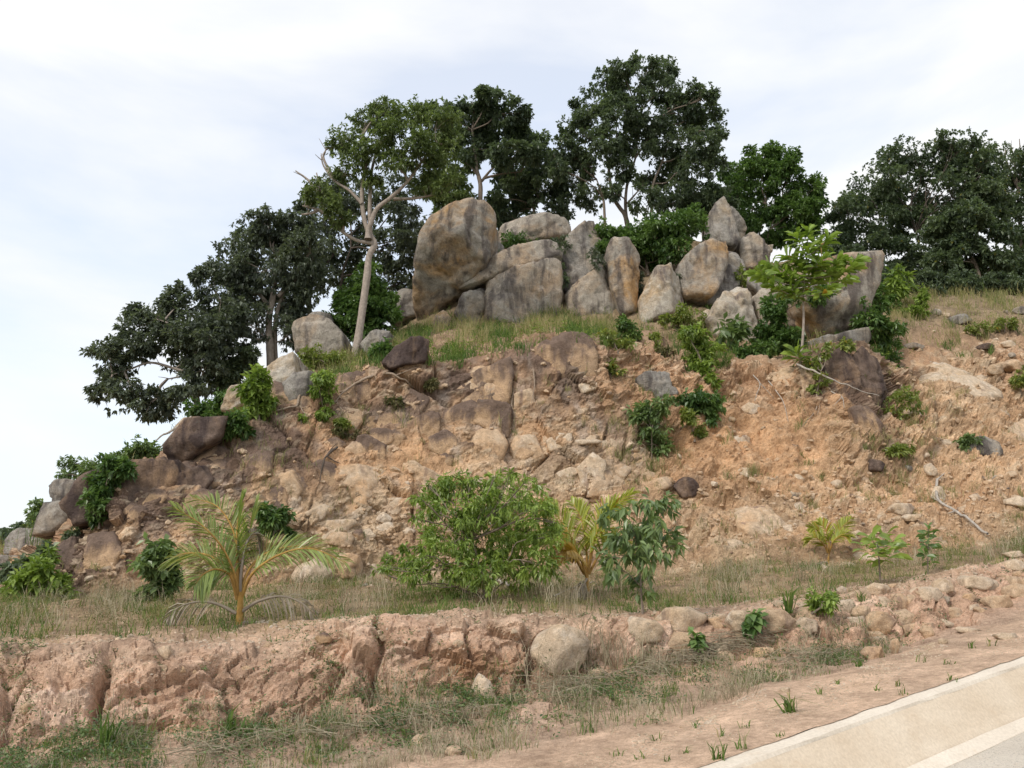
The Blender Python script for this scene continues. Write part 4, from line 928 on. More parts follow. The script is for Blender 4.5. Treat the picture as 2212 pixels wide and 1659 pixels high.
def tree(label, Y, trunks, blobs, leafmat, bark, N, L=0.20, W=0.085, r0=0.16, name='tree', cat='tree', group=None, depth=0.30, limbs=(), sag=0.0,
         parts=('trunk', 'branch', 'crown'), base=None, twigr=0.016, brr=0.045, sink=0.4, **kw):
    """trunks: frame polylines; blobs: (u, v, ru, rv) clumps of the crown at depth Y"""
    _ts[0] += 1; r = np.random.default_rng(_ts[0])
    us = [b[0] for b in blobs]; halfw = px2m((max(us) - min(us)) / 2 + 20, Y) * depth
    wb = []
    for (u, v, ru, rv) in blobs:
        ru *= BS; rv *= BS
        y = Y + r.uniform(-1, 1) * halfw; m = px2m(1.0, y)
        wb.append((P(u, v, y), (ru * m, max((ru + rv) * 0.5 * m, 0.15), rv * m)))
    tp = []
    for ti, t in enumerate(trunks):
        pts = P(np.array([q[0] for q in t]), np.array([q[1] for q in t]), Y)
        pts[:, 1] += (0 if ti == 0 else r.uniform(-0.2, 0.25)) + np.linspace(0, 1, len(pts)) * r.uniform(-0.3, 0.3)
        tp.append(pts)
    b0 = tp[0][0] if base is None else base
    root = thing(name, label, cat, b0, group)
    for ti, pts in enumerate(tp):
        q = smooth_path(np.vstack([pts[0] - np.array([0, 0, sink]), pts]), 5 * len(pts) + 4); n = len(q)
        rad = r0 * (1 if ti == 0 else 0.7) * np.linspace(1.1, 0.38, n) * (1 + 0.10 * vnoise(q * 3.0, ti)); rad[:3] *= np.array([1.3, 1.18, 1.08])
        mb = MB(); mb.tube(q, rad, 9, 0.5)
        obj(parts[0], mb.mesh(parts[0], M[bark], b0), root)
    allp = np.vstack(tp); extra = []
    for lb in limbs:
        pts = P(np.array([q[0] for q in lb]), np.array([q[1] for q in lb]), Y)
        pts[:, 1] += np.linspace(0, 1, len(pts)) * r.uniform(-halfw * 0.5, halfw * 0.5)
        q = smooth_path(pts, 5 * len(pts)); n = len(q)
        mb = MB(); mb.tube(q, r0 * 0.5 * np.linspace(1, 0.3, n) * (1 + 0.08 * vnoise(q * 3, 5)), 7)
        for e in range(3):                                     # side twigs
            k = r.integers(n // 3, n); d = unit(1, r)[0] * 0.5 + (q[min(k, n - 1)] - q[max(k - 3, 0)]); d /= np.linalg.norm(d)
            ln = r.uniform(0.5, 1.1) * px2m(28, Y); s1 = q[k] + d * ln * 0.5 + unit(1, r)[0] * ln * 0.12
            mb.tube([q[k], s1, q[k] + d * ln + np.array([0, 0, 0.15 * ln])], [r0 * 0.14, r0 * 0.1, r0 * 0.05], 5)
        obj(parts[1], mb.mesh(parts[1], M[bark], b0), root); extra.append(q)
    src = np.vstack([allp[len(allp) // 3:]] + extra) if len(allp) > 3 else allp
    V, Q, a, subs = crown_leaves(wb, int(N * NF), L, W, r, **kw)
    for (c, R), sb in zip(wb, subs):
        low = src[src[:, 2] < c[2] + 0.3 * R[2]] if (src[:, 2] < c[2] + 0.3 * R[2]).any() else src
        s = low[np.argmin(np.linalg.norm(low - c, axis=1) + 0.35 * np.abs(low[:, 2] - (c[2] - R[2])))]
        dv = c - s; ln = np.linalg.norm(dv)
        if ln < 0.05: continue
        mid1 = s + dv * 0.33 + unit(1, r)[0] * ln * 0.09; mid2 = s + dv * 0.66 + unit(1, r)[0] * ln * 0.09 + np.array([0, 0, 0.04 * ln])
        q = smooth_path([s, mid1, mid2, c], 10)
        mb = MB(); mb.tube(q, brr * np.linspace(1.15, 0.45, 10), 5)
        for k in range(0, len(sb), 2):
            st = q[r.integers(5, 10)]
            mb.tube([st, (st + sb[k]) / 2 + unit(1, r)[0] * 0.1 * R[0], sb[k]], [twigr, twigr * 0.8, twigr * 0.5], 4)
        obj(parts[1], mb.mesh(parts[1], M[bark], b0), root)
    obj(parts[2], mesh_np(parts[2], V - b0, Q, M[leafmat], {'rnd': a}, False), root)
    return root
TG = 'trees standing on the hilltop'
tree('leftmost tree with a low spreading crown leaning out over the ridge', 34.5,
     [[(427, 880), (421, 840), (418, 805), (424, 785), (440, 760)]],
     [(235, 765, 34, 42), (222, 850, 26, 32), (300, 745, 44, 34), (340, 690, 42, 42), (398, 660, 42, 36), (385, 730, 52, 42), (280, 845, 42, 28), (330, 868, 42, 34), (402, 835, 40, 28),
      (328, 895, 22, 18), (440, 735, 46, 56), (470, 700, 42, 56), (476, 790, 36, 44), (298, 705, 34, 26), (250, 800, 30, 24), (440, 800, 34, 30), (400, 780, 30, 24)],
     'lf_dark', 'bark_pale', 26000, 0.18, 0.08, 0.15, group=TG,
     limbs=[[(419, 805), (388, 800), (330, 785), (285, 800), (250, 812)], [(428, 782), (412, 740), (368, 702), (340, 692)], [(418, 805), (392, 812), (360, 818)]])
tree('dense dark tree with a pale double trunk, second from the left', 36.2,
     [[(586, 805), (583, 740), (580, 690), (588, 645), (594, 600), (596, 550)], [(592, 805), (590, 735), (593, 680), (604, 640), (622, 590)]],
     [(590, 495, 52, 38), (540, 530, 48, 44), (640, 505, 48, 44), (500, 580, 50, 40), (462, 622, 42, 36), (570, 580, 58, 48), (640, 580, 52, 56), (520, 650, 56, 40), (610, 650, 44, 34),
      (480, 690, 46, 40), (545, 705, 44, 38), (640, 660, 40, 44), (622, 725, 22, 40), (460, 735, 36, 34), (515, 765, 34, 22), (560, 470, 30, 16), (670, 540, 36, 44)],
     'lf_dark', 'bark_pale', 36000, 0.17, 0.068, 0.21, group=TG, down=0.6, limbs=[[(586, 668), (556, 634), (528, 645), (495, 668)], [(600, 640), (640, 600), (660, 560)]])
tree('dark tree with a thin black trunk behind the pale kinked trunk', 41.5,
     [[(671, 696), (668, 655), (672, 622), (690, 590), (720, 550)], [(735, 690), (740, 600), (760, 540)]],
     [(700, 455, 46, 46), (745, 425, 46, 40), (800, 440, 56, 50), (862, 440, 52, 50), (895, 500, 36, 54), (850, 540, 52, 46), (700, 520, 46, 54), (760, 530, 46, 46), (690, 600, 38, 38),
      (832, 600, 46, 34), (880, 608, 30, 24), (650, 625, 26, 34), (740, 590, 36, 36), (880, 560, 30, 36), (660, 560, 30, 40)],
     'lf_dark', 'bark_dark', 26000, 0.18, 0.075, 0.14, group=TG)
tree('slender tree with a pale kinked trunk and airy feathery crown', 33.4,
     [[(765, 790), (775, 722), (785, 652), (793, 592), (797, 552), (809, 528), (801, 510), (793, 494), (786, 470), (781, 430), (783, 390), (791, 340), (778, 300)],
      [(797, 500), (802, 488), (816, 456), (850, 430), (882, 400), (912, 360), (945, 320)], [(798, 498), (797, 440), (800, 370), (812, 315)]],
     [(838, 232, 40, 16), (790, 262, 42, 24), (738, 310, 36, 24), (880, 258, 50, 26), (940, 272, 46, 30), (972, 312, 32, 30), (830, 300, 50, 32), (900, 315, 56, 34), (950, 360, 36, 30),
      (860, 355, 40, 24), (780, 340, 40, 28), (690, 408, 26, 20), (668, 425, 20, 14), (718, 440, 22, 26), (800, 390, 24, 18), (745, 372, 26, 20), (735, 470, 22, 20), (930, 400, 36, 24), (968, 402, 28, 26)],
     'lf_feather', 'bark_pale', 22000, 0.16, 0.055, 0.165, group=TG, depth=0.22, shell=0.35, tight=0.55, down=0.45,
     limbs=[[(806, 526), (770, 519), (735, 497), (710, 470), (696, 440), (690, 400), (684, 374)], [(782, 440), (755, 412), (725, 392), (700, 360), (694, 335)], [(850, 430), (900, 426), (955, 414)],
            [(690, 420), (668, 392), (640, 372)], [(712, 472), (690, 455), (655, 448)], [(740, 498), (745, 480), (742, 462)], [(725, 392), (700, 345), (705, 325)], [(700, 450), (672, 462), (652, 466)]])
tree('bright green bushy young tree right behind the pale kinked trunk', 36.6,
     [[(772, 752), (775, 700), (785, 640)]],
     [(782, 620, 34, 34), (745, 682, 36, 32), (802, 668, 42, 40), (770, 716, 50, 24), (830, 690, 26, 30), (796, 588, 20, 18), (765, 650, 30, 28)],
     'lf_green', 'bark_mid', 17000, 0.19, 0.085, 0.09, group=TG)
tree('tall narrow tree behind the huge tilted boulder', 45.5,
     [[(1036, 480), (1037, 440), (1038, 402), (1031, 370), (1025, 330), (1020, 285)]],
     [(1058, 208, 36, 20), (1020, 222, 30, 20), (1102, 245, 36, 26), (1060, 258, 46, 32), (1110, 290, 32, 32), (1015, 280, 28, 36), (1050, 320, 36, 26), (1102, 340, 42, 30), (1140, 332, 26, 26),
      (1008, 345, 26, 26), (960, 246, 34, 16), (930, 240, 22, 14), (985, 300, 24, 26)],
     'lf_mid', 'bark_mid', 19000, 0.23, 0.10, 0.17, group=TG, limbs=[[(1040, 392), (1062, 366), (1092, 346), (1118, 325)], [(1032, 378), (1012, 356), (985, 343)], [(1045, 385), (1085, 372), (1125, 365)]])
tree('short leaning tree just left of the tall narrow tree', 44.8,
     [[(1000, 480), (993, 455), (980, 430), (965, 405)], [(1015, 480), (1005, 458), (998, 440)]],
     [(955, 432, 32, 34), (985, 400, 26, 26), (932, 402, 22, 22), (1000, 438, 26, 22), (945, 465, 16, 12), (968, 372, 24, 20)],
     'lf_feather', 'bark_mid', 9000, 0.18, 0.07, 0.13, group=TG)
tree('dark rounded small tree between the tall narrow tree and the largest tree', 47.5,
     [[(1158, 515), (1155, 475), (1152, 445), (1140, 415), (1128, 395)]],
     [(1160, 312, 26, 24), (1172, 350, 32, 30), (1120, 390, 42, 36), (1080, 430, 36, 36), (1172, 408, 42, 40), (1207, 455, 26, 36), (1130, 455, 46, 34), (1062, 460, 30, 24), (1188, 485, 36, 18),
      (1092, 382, 26, 26), (1100, 480, 34, 16), (1150, 485, 30, 16)],
     'lf_mid', 'bark_mid', 20000, 0.20, 0.10, 0.12, group=TG)
tree('largest and tallest tree with forked brown trunks in the middle of the hilltop', 45.6,
     [[(1357, 495), (1350, 466), (1338, 450), (1325, 430), (1318, 400), (1314, 368), (1307, 328)], [(1356, 490), (1352, 440), (1355, 400), (1362, 370), (1373, 340), (1378, 300), (1382, 250)],
      [(1308, 505), (1307, 460), (1304, 420), (1290, 380)], [(1408, 490), (1409, 440), (1412, 395), (1430, 350), (1445, 300)]],
     [(1390, 140, 36, 20), (1342, 150, 32, 20), (1440, 152, 32, 22), (1310, 195, 42, 32), (1370, 190, 46, 36), (1430, 190, 46, 36), (1490, 202, 36, 30), (1530, 205, 20, 26), (1275, 232, 36, 32),
      (1330, 250, 50, 42), (1400, 250, 50, 42), (1470, 250, 46, 42), (1530, 262, 30, 36), (1250, 290, 42, 36), (1300, 310, 46, 36), (1380, 310, 46, 36), (1450, 310, 46, 36), (1520, 312, 36, 36),
      (1550, 292, 20, 24), (1218, 330, 34, 34), (1270, 360, 46, 36), (1340, 360, 36, 30), (1422, 372, 46, 36), (1490, 372, 46, 40), (1542, 362, 26, 30), (1228, 400, 36, 34), (1278, 430, 34, 24),
      (1395, 430, 34, 24), (1450, 440, 46, 30), (1502, 430, 42, 40), (1200, 362, 20, 34), (1330, 415, 24, 18)],
     'lf_mid', 'bark_mid', 62000, 0.19, 0.08, 0.15, group=TG, depth=0.36, nsub=12, tight=0.42, limbs=[[(1356, 400), (1340, 360), (1330, 320)], [(1372, 342), (1400, 300), (1420, 260)], [(1355, 440), (1372, 420), (1390, 400)]])
tree('rounded tree with three thin trunks right of the sharp grey peak', 51.0,
     [[(1622, 545), (1621, 500), (1625, 450)], [(1640, 548), (1642, 500), (1655, 440)], [(1655, 548), (1660, 500), (1690, 440)]],
     [(1640, 334, 36, 18), (1700, 345, 32, 22), (1590, 370, 36, 30), (1640, 390, 46, 36), (1700, 390, 42, 36), (1740, 420, 36, 34), (1588, 430, 42, 36), (1650, 450, 46, 36), (1710, 468, 46, 32),
      (1762, 440, 20, 20), (1600, 488, 36, 26), (1660, 498, 42, 22), (1730, 500, 32, 20), (1755, 480, 20, 18), (1685, 520, 30, 14)],
     'lf_green', 'bark_mid', 34000, 0.21, 0.095, 0.12, group=TG)
tree('wide dome shaped tree filling the right part of the skyline', 53.0,
     [[(2003, 625), (2000, 590), (1990, 550), (1980, 500)], [(2085, 622), (2083, 590), (2070, 540)], [(1900, 620), (1905, 570), (1920, 520)]],
     [(2060, 305, 46, 20), (1972, 332, 46, 30), (2030, 352, 56, 42), (2100, 352, 46, 42), (1920, 382, 46, 36), (1872, 422, 46, 36), (1980, 410, 56, 42), (2060, 420, 56, 42), (2120, 430, 42, 46),
      (1832, 462, 42, 36), (1900, 480, 56, 38), (1980, 490, 56, 38), (1850, 520, 46, 36), (1920, 548, 56, 32), (1990, 556, 46, 28), (1822, 502, 32, 28), (1890, 580, 38, 18), (1850, 565, 34, 24), (2040, 480, 50, 40), (1960, 588, 46, 16), (1850, 590, 34, 16), (2040, 592, 44, 14), (1920, 430, 40, 30), (1800, 530, 24, 30), (2110, 390, 40, 40), (2140, 350, 34, 34), (2150, 412, 36, 40), (2145, 470, 34, 36), (2070, 380, 36, 30), (1940, 350, 36, 24)],
     'lf_cashew', 'bark_dark', 60000, 0.20, 0.095, 0.16, group=TG, nsub=13)
tree('lower tree with some yellow leaves in front of the dome shaped tree', 48.5,
     [[(2120, 640), (2117, 605), (2108, 570), (2090, 540)], [(2132, 640), (2138, 600), (2150, 565)]],
     [(2060, 520, 52, 34), (2120, 512, 46, 40), (2090, 560, 54, 26), (2032, 568, 36, 22), (2152, 570, 40, 26), (2050, 482, 36, 26), (2100, 470, 40, 28)],
     'lf_cashew', 'bark_mid', 17000, 0.22, 0.11, 0.16, group=TG)
tree('greyish tree cut by the right picture edge with bare twigs on top', 56.0,
     [[(2215, 650), (2212, 590), (2205, 500), (2200, 420)]],
     [(2182, 365, 40, 32), (2202, 420, 46, 46), (2190, 480, 42, 42), (2202, 540, 46, 42), (2245, 385, 46, 56), (2250, 480, 46, 60), (2185, 590, 36, 24)],
     'lf_cashew', 'bark_mid', 20000, 0.22, 0.10, 0.18, group=TG, limbs=[[(2200, 420), (2190, 360), (2180, 318)], [(2200, 420), (2205, 350), (2202, 300)], [(2195, 400), (2172, 350), (2168, 325)]])
BG_ = 'shrubs and young plants on the hill'
tree('low dark understorey bush left below the dome shaped tree', 47.5, [[(1850, 640), (1850, 600), (1852, 570)]],
     [(1812, 560, 26, 30), (1850, 575, 34, 28), (1890, 590, 34, 22), (1830, 600, 30, 22), (1870, 610, 30, 18)], 'lf_mid', 'bark_dark', 9000, 0.19, 0.09, 0.06, name='shrub', cat='shrub', group=BG_)
tree('low dark understorey bush between the trunks of the dome shaped tree', 51.0, [[(1950, 640), (1950, 600)]],
     [(1930, 590, 34, 20), (1970, 585, 34, 20), (2030, 598, 30, 14), (2060, 592, 30, 16), (2095, 600, 28, 16), (2130, 600, 28, 18)], 'lf_mid', 'bark_dark', 7000, 0.19, 0.09, 0.06, name='shrub', cat='shrub', group=BG_)
tree('low dark understorey bush at the right picture edge under the greyish tree', 50.5, [[(2180, 650), (2180, 610)]],
     [(2165, 600, 30, 20), (2200, 600, 34, 24), (2230, 590, 34, 26), (2180, 575, 36, 22)], 'lf_mid', 'bark_dark', 7000, 0.19, 0.09, 0.06, name='shrub', cat='shrub', group=BG_)
for k_, (u_, lab_) in enumerate(((1900, 'dense weed bush on the crest right of the big round boulder'), (1985, 'dense weed bush on the crest in front of the leftmost dome trunk'), (2070, 'dense weed bush on the crest in front of the middle dome trunk'), (2165, 'dense weed bush on the crest near the right picture edge'))):
    tree(lab_, 45.2 + 0.5 * k_, [[(u_, 642), (u_, 620)]], [(u_ - 34, 614, 28, 13), (u_, 608, 32, 16), (u_ + 34, 614, 28, 13), (u_ + 12, 626, 34, 10)], 'lf_mid', 'bark_dark', 5200, 0.17, 0.07, 0.04, name='shrub', cat='shrub', group=BG_)
tree('dark foliage in the gap between the sharp peak and the largest tree', 46.2, [[(1530, 530), (1528, 480)]],
     [(1525, 440, 26, 26), (1500, 480, 28, 22), (1545, 420, 22, 22), (1570, 450, 22, 20)], 'lf_mid', 'bark_dark', 5200, 0.19, 0.09, 0.05, name='shrub', cat='shrub', group=BG_)
def shrub(label, Y, base, blobs, mat, N, L=0.17, W=0.08, cat='shrub', name='shrub', **k):
    k.setdefault('r0', 0.03); k.setdefault('brr', 0.016); k.setdefault('twigr', 0.008); k.setdefault('sink', 0.15); k.setdefault('group', BG_); k.setdefault('depth', 0.5); k.setdefault('shell', 0.25); k.setdefault('tight', 0.55); N = int(N * 0.62)
    bu, bv = base
    b = P(bu, bv, Y) if Y else hit(bu, bv)
    Y = b[1]
    cu, cv = np.mean([q[0] for q in blobs]), np.mean([q[1] for q in blobs])
    return tree(label, Y, [[(bu, bv), (bu * 0.6 + cu * 0.4, bv * 0.6 + cv * 0.4), (bu * 0.2 + cu * 0.8, bv * 0.2 + cv * 0.8)]], blobs, mat, k.pop('bark', 'bark_mid'), N, L, W, name=name, cat=cat,
                parts=('stem', 'branch', 'foliage'), **k)
shrub('big dark bush spilling over the boulders below the largest tree', 41.6, (1400, 590),
      [(1308, 512, 34, 26), (1360, 508, 40, 30), (1420, 498, 46, 36), (1482, 500, 36, 30), (1400, 548, 42, 26), (1452, 540, 42, 28), (1308, 550, 26, 22), (1360, 535, 36, 24), (1420, 572, 26, 12), (1500, 470, 26, 24), (1300, 585, 14, 26)],
      'lf_green', 23000, 0.2, 0.09, r0=0.08, brr=0.03)
shrub('fern like shrub on the flat-topped boulder', 42.2, (1112, 575), [(1100, 525, 24, 24), (1128, 530, 26, 22), (1112, 552, 24, 16), (1150, 545, 24, 16)], 'lf_green', 3600, 0.19, 0.06)
shrub('small tuft of green on the lower right of the huge tilted boulder', 40.2, (1052, 592), [(1042, 580, 14, 10), (1060, 578, 12, 10)], 'lf_green', 900, 0.17, 0.05)
shrub('thin straggling shrub at the crack right of the broad boulder', 40.0, (1195, 575), [(1180, 540, 20, 16), (1200, 550, 18, 24), (1210, 530, 16, 14)], 'lf_mid', 1500, 0.17, 0.06)
shrub('dark vine hanging in the crack left of the standing pillar', 39.2, (1290, 640), [(1290, 560, 10, 24), (1294, 600, 8, 20), (1212, 690, 12, 14)], 'lf_dark', 1100, 0.17, 0.07)
shrub('small glossy green shrub on the grass left of the white faced wedge', None, (1357, 742), [(1352, 705, 18, 18), (1362, 725, 16, 12)], 'lf_green', 1500, 0.15, 0.07)
shrub('pale green weeds below the small glossy shrub', None, (1335, 760), [(1320, 745, 26, 12), (1350, 745, 20, 10), (1310, 720, 14, 12)], 'lf_yellowgreen', 1500, 0.13, 0.05)
shrub('yellow green shrub at the foot of the white faced wedge', 36.5, (1480, 720), [(1470, 680, 26, 18), (1495, 700, 30, 20), (1440, 690, 16, 14), (1510, 720, 22, 18)], 'lf_yellowgreen', 3200, 0.15, 0.06)
shrub('tall creeper covered shrub hanging over the brow of the cut face', None, (1520, 800),
      [(1505, 740, 28, 22), (1520, 770, 30, 26), (1510, 800, 34, 24), (1530, 830, 34, 24), (1510, 850, 28, 18), (1490, 720, 20, 18)], 'lf_bush', 7500, 0.17, 0.075, down=0.7)
shrub('dark hanging creeper at the lower end of the creeper covered shrub', None, (1520, 900), [(1500, 865, 34, 14), (1525, 880, 22, 18), (1535, 905, 10, 14), (1545, 860, 16, 12)], 'lf_green', 3000, 0.17, 0.08, down=0.8)
shrub('yellowish sprig below the hanging creeper', None, (1500, 945), [(1490, 905, 18, 12), (1508, 935, 18, 12), (1480, 890, 10, 8)], 'lf_yellowgreen', 1100, 0.14, 0.06)
shrub('broad leaved seedling in front of the rough white boulder', 33.4, (1580, 775), [(1580, 700, 22, 14), (1570, 720, 18, 12), (1592, 722, 16, 12)], 'lf_bluegreen', 420, 0.38, 0.12, per=8, nsub=5)
shrub('green shrub under the rough white boulder', 33.2, (1625, 795), [(1610, 760, 24, 18), (1640, 775, 22, 16), (1650, 750, 18, 16), (1600, 785, 20, 12)], 'lf_green', 3200, 0.17, 0.075)
shrub('dark shrub covering the left of the big round boulder, upper one', 34.0, (1685, 700), [(1665, 665, 24, 22), (1690, 650, 20, 18), (1680, 685, 26, 18), (1770, 640, 22, 18)], 'lf_green', 3600, 0.19, 0.085)
shrub('dark shrub covering the left of the big round boulder, lower one', 33.6, (1690, 770), [(1670, 725, 32, 18), (1700, 735, 26, 18), (1690, 755, 28, 12), (1720, 725, 16, 14)], 'lf_green', 3800, 0.2, 0.09)
shrub('leafy shrub climbing along the right side of the big round boulder', 34.8, (1895, 810), [(1880, 690, 26, 28), (1905, 720, 28, 32), (1890, 760, 36, 28), (1915, 790, 26, 22), (1945, 800, 26, 8), (1860, 745, 24, 12), (1900, 660, 18, 16)], 'lf_green', 8000, 0.19, 0.085)
shrub('thin yellow green climber beside the stained ribs', None, (1765, 850), [(1770, 765, 14, 10), (1760, 790, 14, 14), (1775, 820, 10, 12), (1762, 838, 8, 10), (1785, 750, 14, 6)], 'lf_yellowgreen', 700, 0.17, 0.075, per=6)
shrub('small pale topped plant above the stained ribs', None, (1825, 790), [(1822, 750, 18, 8), (1815, 765, 12, 8)], 'lf_yellowgreen', 450, 0.17, 0.08, per=7)
shrub('slender sapling with leaf rosettes below the dome shaped tree', 41.5, (1940, 680), [(1938, 605, 20, 14), (1930, 625, 22, 10), (1950, 620, 16, 10)], 'lf_bush', 600, 0.42, 0.11, per=9, nsub=5)
shrub('leafy green shrub right behind the big round boulder', 41.5, (1905, 675), [(1885, 640, 26, 18), (1910, 650, 24, 18), (1930, 665, 18, 12), (1895, 660, 24, 14)], 'lf_green', 3200, 0.2, 0.09)
shrub('narrow conical shrub on the upper right slope', None, (1993, 690), [(1990, 640, 10, 14), (1992, 660, 13, 16), (1994, 678, 12, 10)], 'lf_bush', 1300, 0.16, 0.07)
shrub('low scrub in the grass left of the narrow conical shrub', None, (1955, 685), [(1945, 675, 18, 8), (1965, 672, 14, 10)], 'lf_bush', 900, 0.16, 0.07)
for i, (u, v, ru, rv, lab) in enumerate(((2110, 715, 30, 14, 'wispy weed clump beneath the lower yellow leaved tree'), (2090, 955, 16, 26, 'upright seedling beside the grey angular slab'), (1945, 975, 22, 12, 'low green weed at the foot of the stained ribs'),
                                   (2205, 820, 12, 26, 'green weed at the right picture edge on the slope'), (2170, 700, 30, 14, 'loose green weed high on the slope at the right edge'), (1950, 880, 26, 40, 'brownish green scrub filling the gully right of the stained ribs'))):
    shrub(lab, None, (u, v + rv), [(u - ru * 0.4, v, ru * 0.7, rv * 0.8), (u + ru * 0.4, v - rv * 0.2, ru * 0.7, rv * 0.8)], 'lf_bluegreen' if i == 1 else 'lf_yellowgreen', 900, 0.15, 0.055)
shrub('dark straggly sapling standing on the cut face', None, (1408, 990), [(1395, 885, 22, 12), (1430, 880, 22, 14), (1380, 900, 16, 10), (1410, 930, 26, 14), (1420, 965, 28, 18), (1405, 900, 16, 12)], 'lf_bluegreen', 2600, 0.2, 0.075)
shrub('pale green sprig on the cut face right of the stained block', None, (1320, 815), [(1305, 790, 22, 10), (1330, 800, 14, 10), (1300, 805, 10, 10)], 'lf_yellowgreen', 800, 0.15, 0.055)
shrub('yellowish bush at the brow right of the stained block', None, (1420, 745), [(1418, 735, 12, 14), (1405, 750, 14, 8)], 'lf_yellowgreen', 600, 0.15, 0.06)
for (u, v, ru, rv, Y, mat, lab) in ((1212, 600, 9, 30, 39.4, 'lf_mid', 'thin green vine in the crack at the right end of the broad boulder'), (1215, 700, 18, 16, 38.6, 'lf_mid', 'dark weed at the foot of the crack right of the broad boulder'), (1376, 620, 10, 26, 39.6, 'lf_dark', 'dark leaves wedged between the pillar and the white faced wedge'),
                          (1465, 615, 10, 24, 39.4, 'lf_dark', 'dark leaves wedged between the white faced wedge and the egg shaped boulder'), (1600, 600, 16, 20, 40.0, 'lf_yellowgreen', 'pale weed beside the dark rib'), (1640, 592, 26, 18, 41.0, 'lf_yellowgreen', 'yellow green scrub below the pointed brown boulder'), (1075, 560, 12, 18, 41.2, 'lf_green', 'fern tuft in the gap right of the huge tilted boulder')):
    shrub(lab, Y, (u, v + rv), [(u, v - rv * 0.5, ru, rv * 0.6), (u + ru * 0.3, v + rv * 0.3, ru, rv * 0.6)], mat, 900, 0.16, 0.065, group=BG_)
# left ridge
LR = 'shrubs along the left ridge'
shrub('bright green upright bush below the pale double trunk', None, (560, 905), [(562, 820, 20, 22), (550, 845, 26, 20), (565, 870, 24, 22), (548, 880, 18, 16)], 'lf_bush', 3600, 0.2, 0.085, group=LR)
shrub('dark green shrub right below the leftmost tree', 31.8, (440, 905), [(425, 885, 22, 16), (452, 880, 26, 18), (470, 900, 24, 14), (500, 860, 22, 18), (480, 870, 20, 14)], 'lf_green', 3800, 0.18, 0.075, group=LR)
shrub('dark bush behind the bright green upright bush', 35.4, (520, 850), [(500, 800, 34, 24), (530, 790, 28, 24), (480, 830, 24, 20), (540, 760, 20, 18)], 'lf_mid', 4500, 0.18, 0.075, group=LR)
shrub('yellow green feathery bush in front of the rounded pale boulder', None, (690, 815), [(672, 770, 28, 18), (698, 785, 26, 18), (735, 795, 24, 12), (720, 775, 20, 12), (760, 805, 20, 12)], 'lf_yellowgreen', 4200, 0.14, 0.05, group=LR)
shrub('creeper trailing down between the exposed roots', None, (700, 890), [(695, 820, 16, 22), (700, 855, 14, 24), (700, 890, 11, 22), (685, 840, 12, 12)], 'lf_bush', 2200, 0.14, 0.055, down=0.8, group=LR)
shrub('small green plant beside the brown and white boulder', None, (826, 775), [(825, 755, 18, 14), (815, 765, 14, 10)], 'lf_green', 900, 0.19, 0.08, group=LR)
shrub('green shrub hanging at the right of the overhanging ledge boulder', None, (508, 950), [(505, 915, 20, 16), (515, 935, 18, 14), (498, 930, 16, 12)], 'lf_green', 1700, 0.18, 0.075, group=LR)
shrub('grassy green fringe above the overhanging ledge boulder', None, (430, 925), [(410, 910, 30, 10), (440, 900, 26, 10), (370, 990, 20, 16), (360, 1005, 18, 10)], 'lf_bush', 2600, 0.16, 0.045, group=LR)
shrub('leafy bush on the brow left of the ledge boulder', 29.0, (310, 1030), [(315, 970, 26, 18), (290, 990, 26, 18), (330, 995, 28, 16), (265, 1000, 24, 14), (350, 1000, 20, 12)], 'lf_bluegreen', 4600, 0.17, 0.07, group=LR)
shrub('flat topped feathery shrub at the far left brow', 28.0, (215, 1070), [(165, 1000, 34, 7), (190, 1010, 34, 8), (150, 1025, 26, 6), (205, 1025, 28, 10), (180, 1040, 22, 6)], 'lf_bluegreen', 2600, 0.15, 0.045, group=LR, shell=0.2)
shrub('dark ivy falling over the left corner of the cliff', None, (215, 1130), [(220, 1050, 28, 20), (245, 1030, 28, 18), (212, 1085, 20, 24), (208, 1115, 14, 14), (260, 1015, 24, 12), (235, 1000, 20, 12)], 'lf_green', 4600, 0.16, 0.065, group=LR)
shrub('bush on the skyline left of the stacked boulders', 36.0, (85, 1150), [(85, 1098, 16, 12), (75, 1112, 16, 12), (98, 1115, 16, 12), (92, 1135, 20, 12)], 'lf_bluegreen', 1700, 0.2, 0.085, group=LR)
shrub('olive bush between the rocks at the left picture edge', None, (20, 1270), [(18, 1240, 22, 12), (50, 1225, 24, 12), (80, 1215, 18, 10), (100, 1190, 12, 12)], 'lf_mid', 2600, 0.16, 0.065, group=LR)
shrub('small weed in a joint of the left cliff corner', None, (155, 1165), [(152, 1155, 14, 8), (160, 1148, 10, 6)], 'lf_mid', 500, 0.13, 0.05, group=LR)
# cut face scrub
for i, (u, v, ru, rv, lab) in enumerate(((750, 935, 26, 12, 'scrubby patch on the ledge above the cut block'), (650, 905, 12, 10, 'small tuft below the exposed roots'), (860, 870, 22, 14, 'dry scrub left of the dark stained block'),
                                   (740, 915, 12, 10, 'bright sprig on the cut face above the ledge scrub'), (930, 830, 14, 12, 'thin dry bush below the brow left of the dark stained block'), (1440, 760, 22, 14, 'dry bush on the brow right of the stained block'))):
    shrub(lab, None, (u, v + rv * 0.8), [(u - ru * 0.5, v, ru * 0.7, rv * 0.7), (u + ru * 0.4, v + 2, ru * 0.7, rv * 0.8)], ('weed', 'lf_bush', 'weed', 'lf_yellowgreen', 'weed', 'weed')[i], 800, 0.12, 0.045, group='scrub on the cut face')

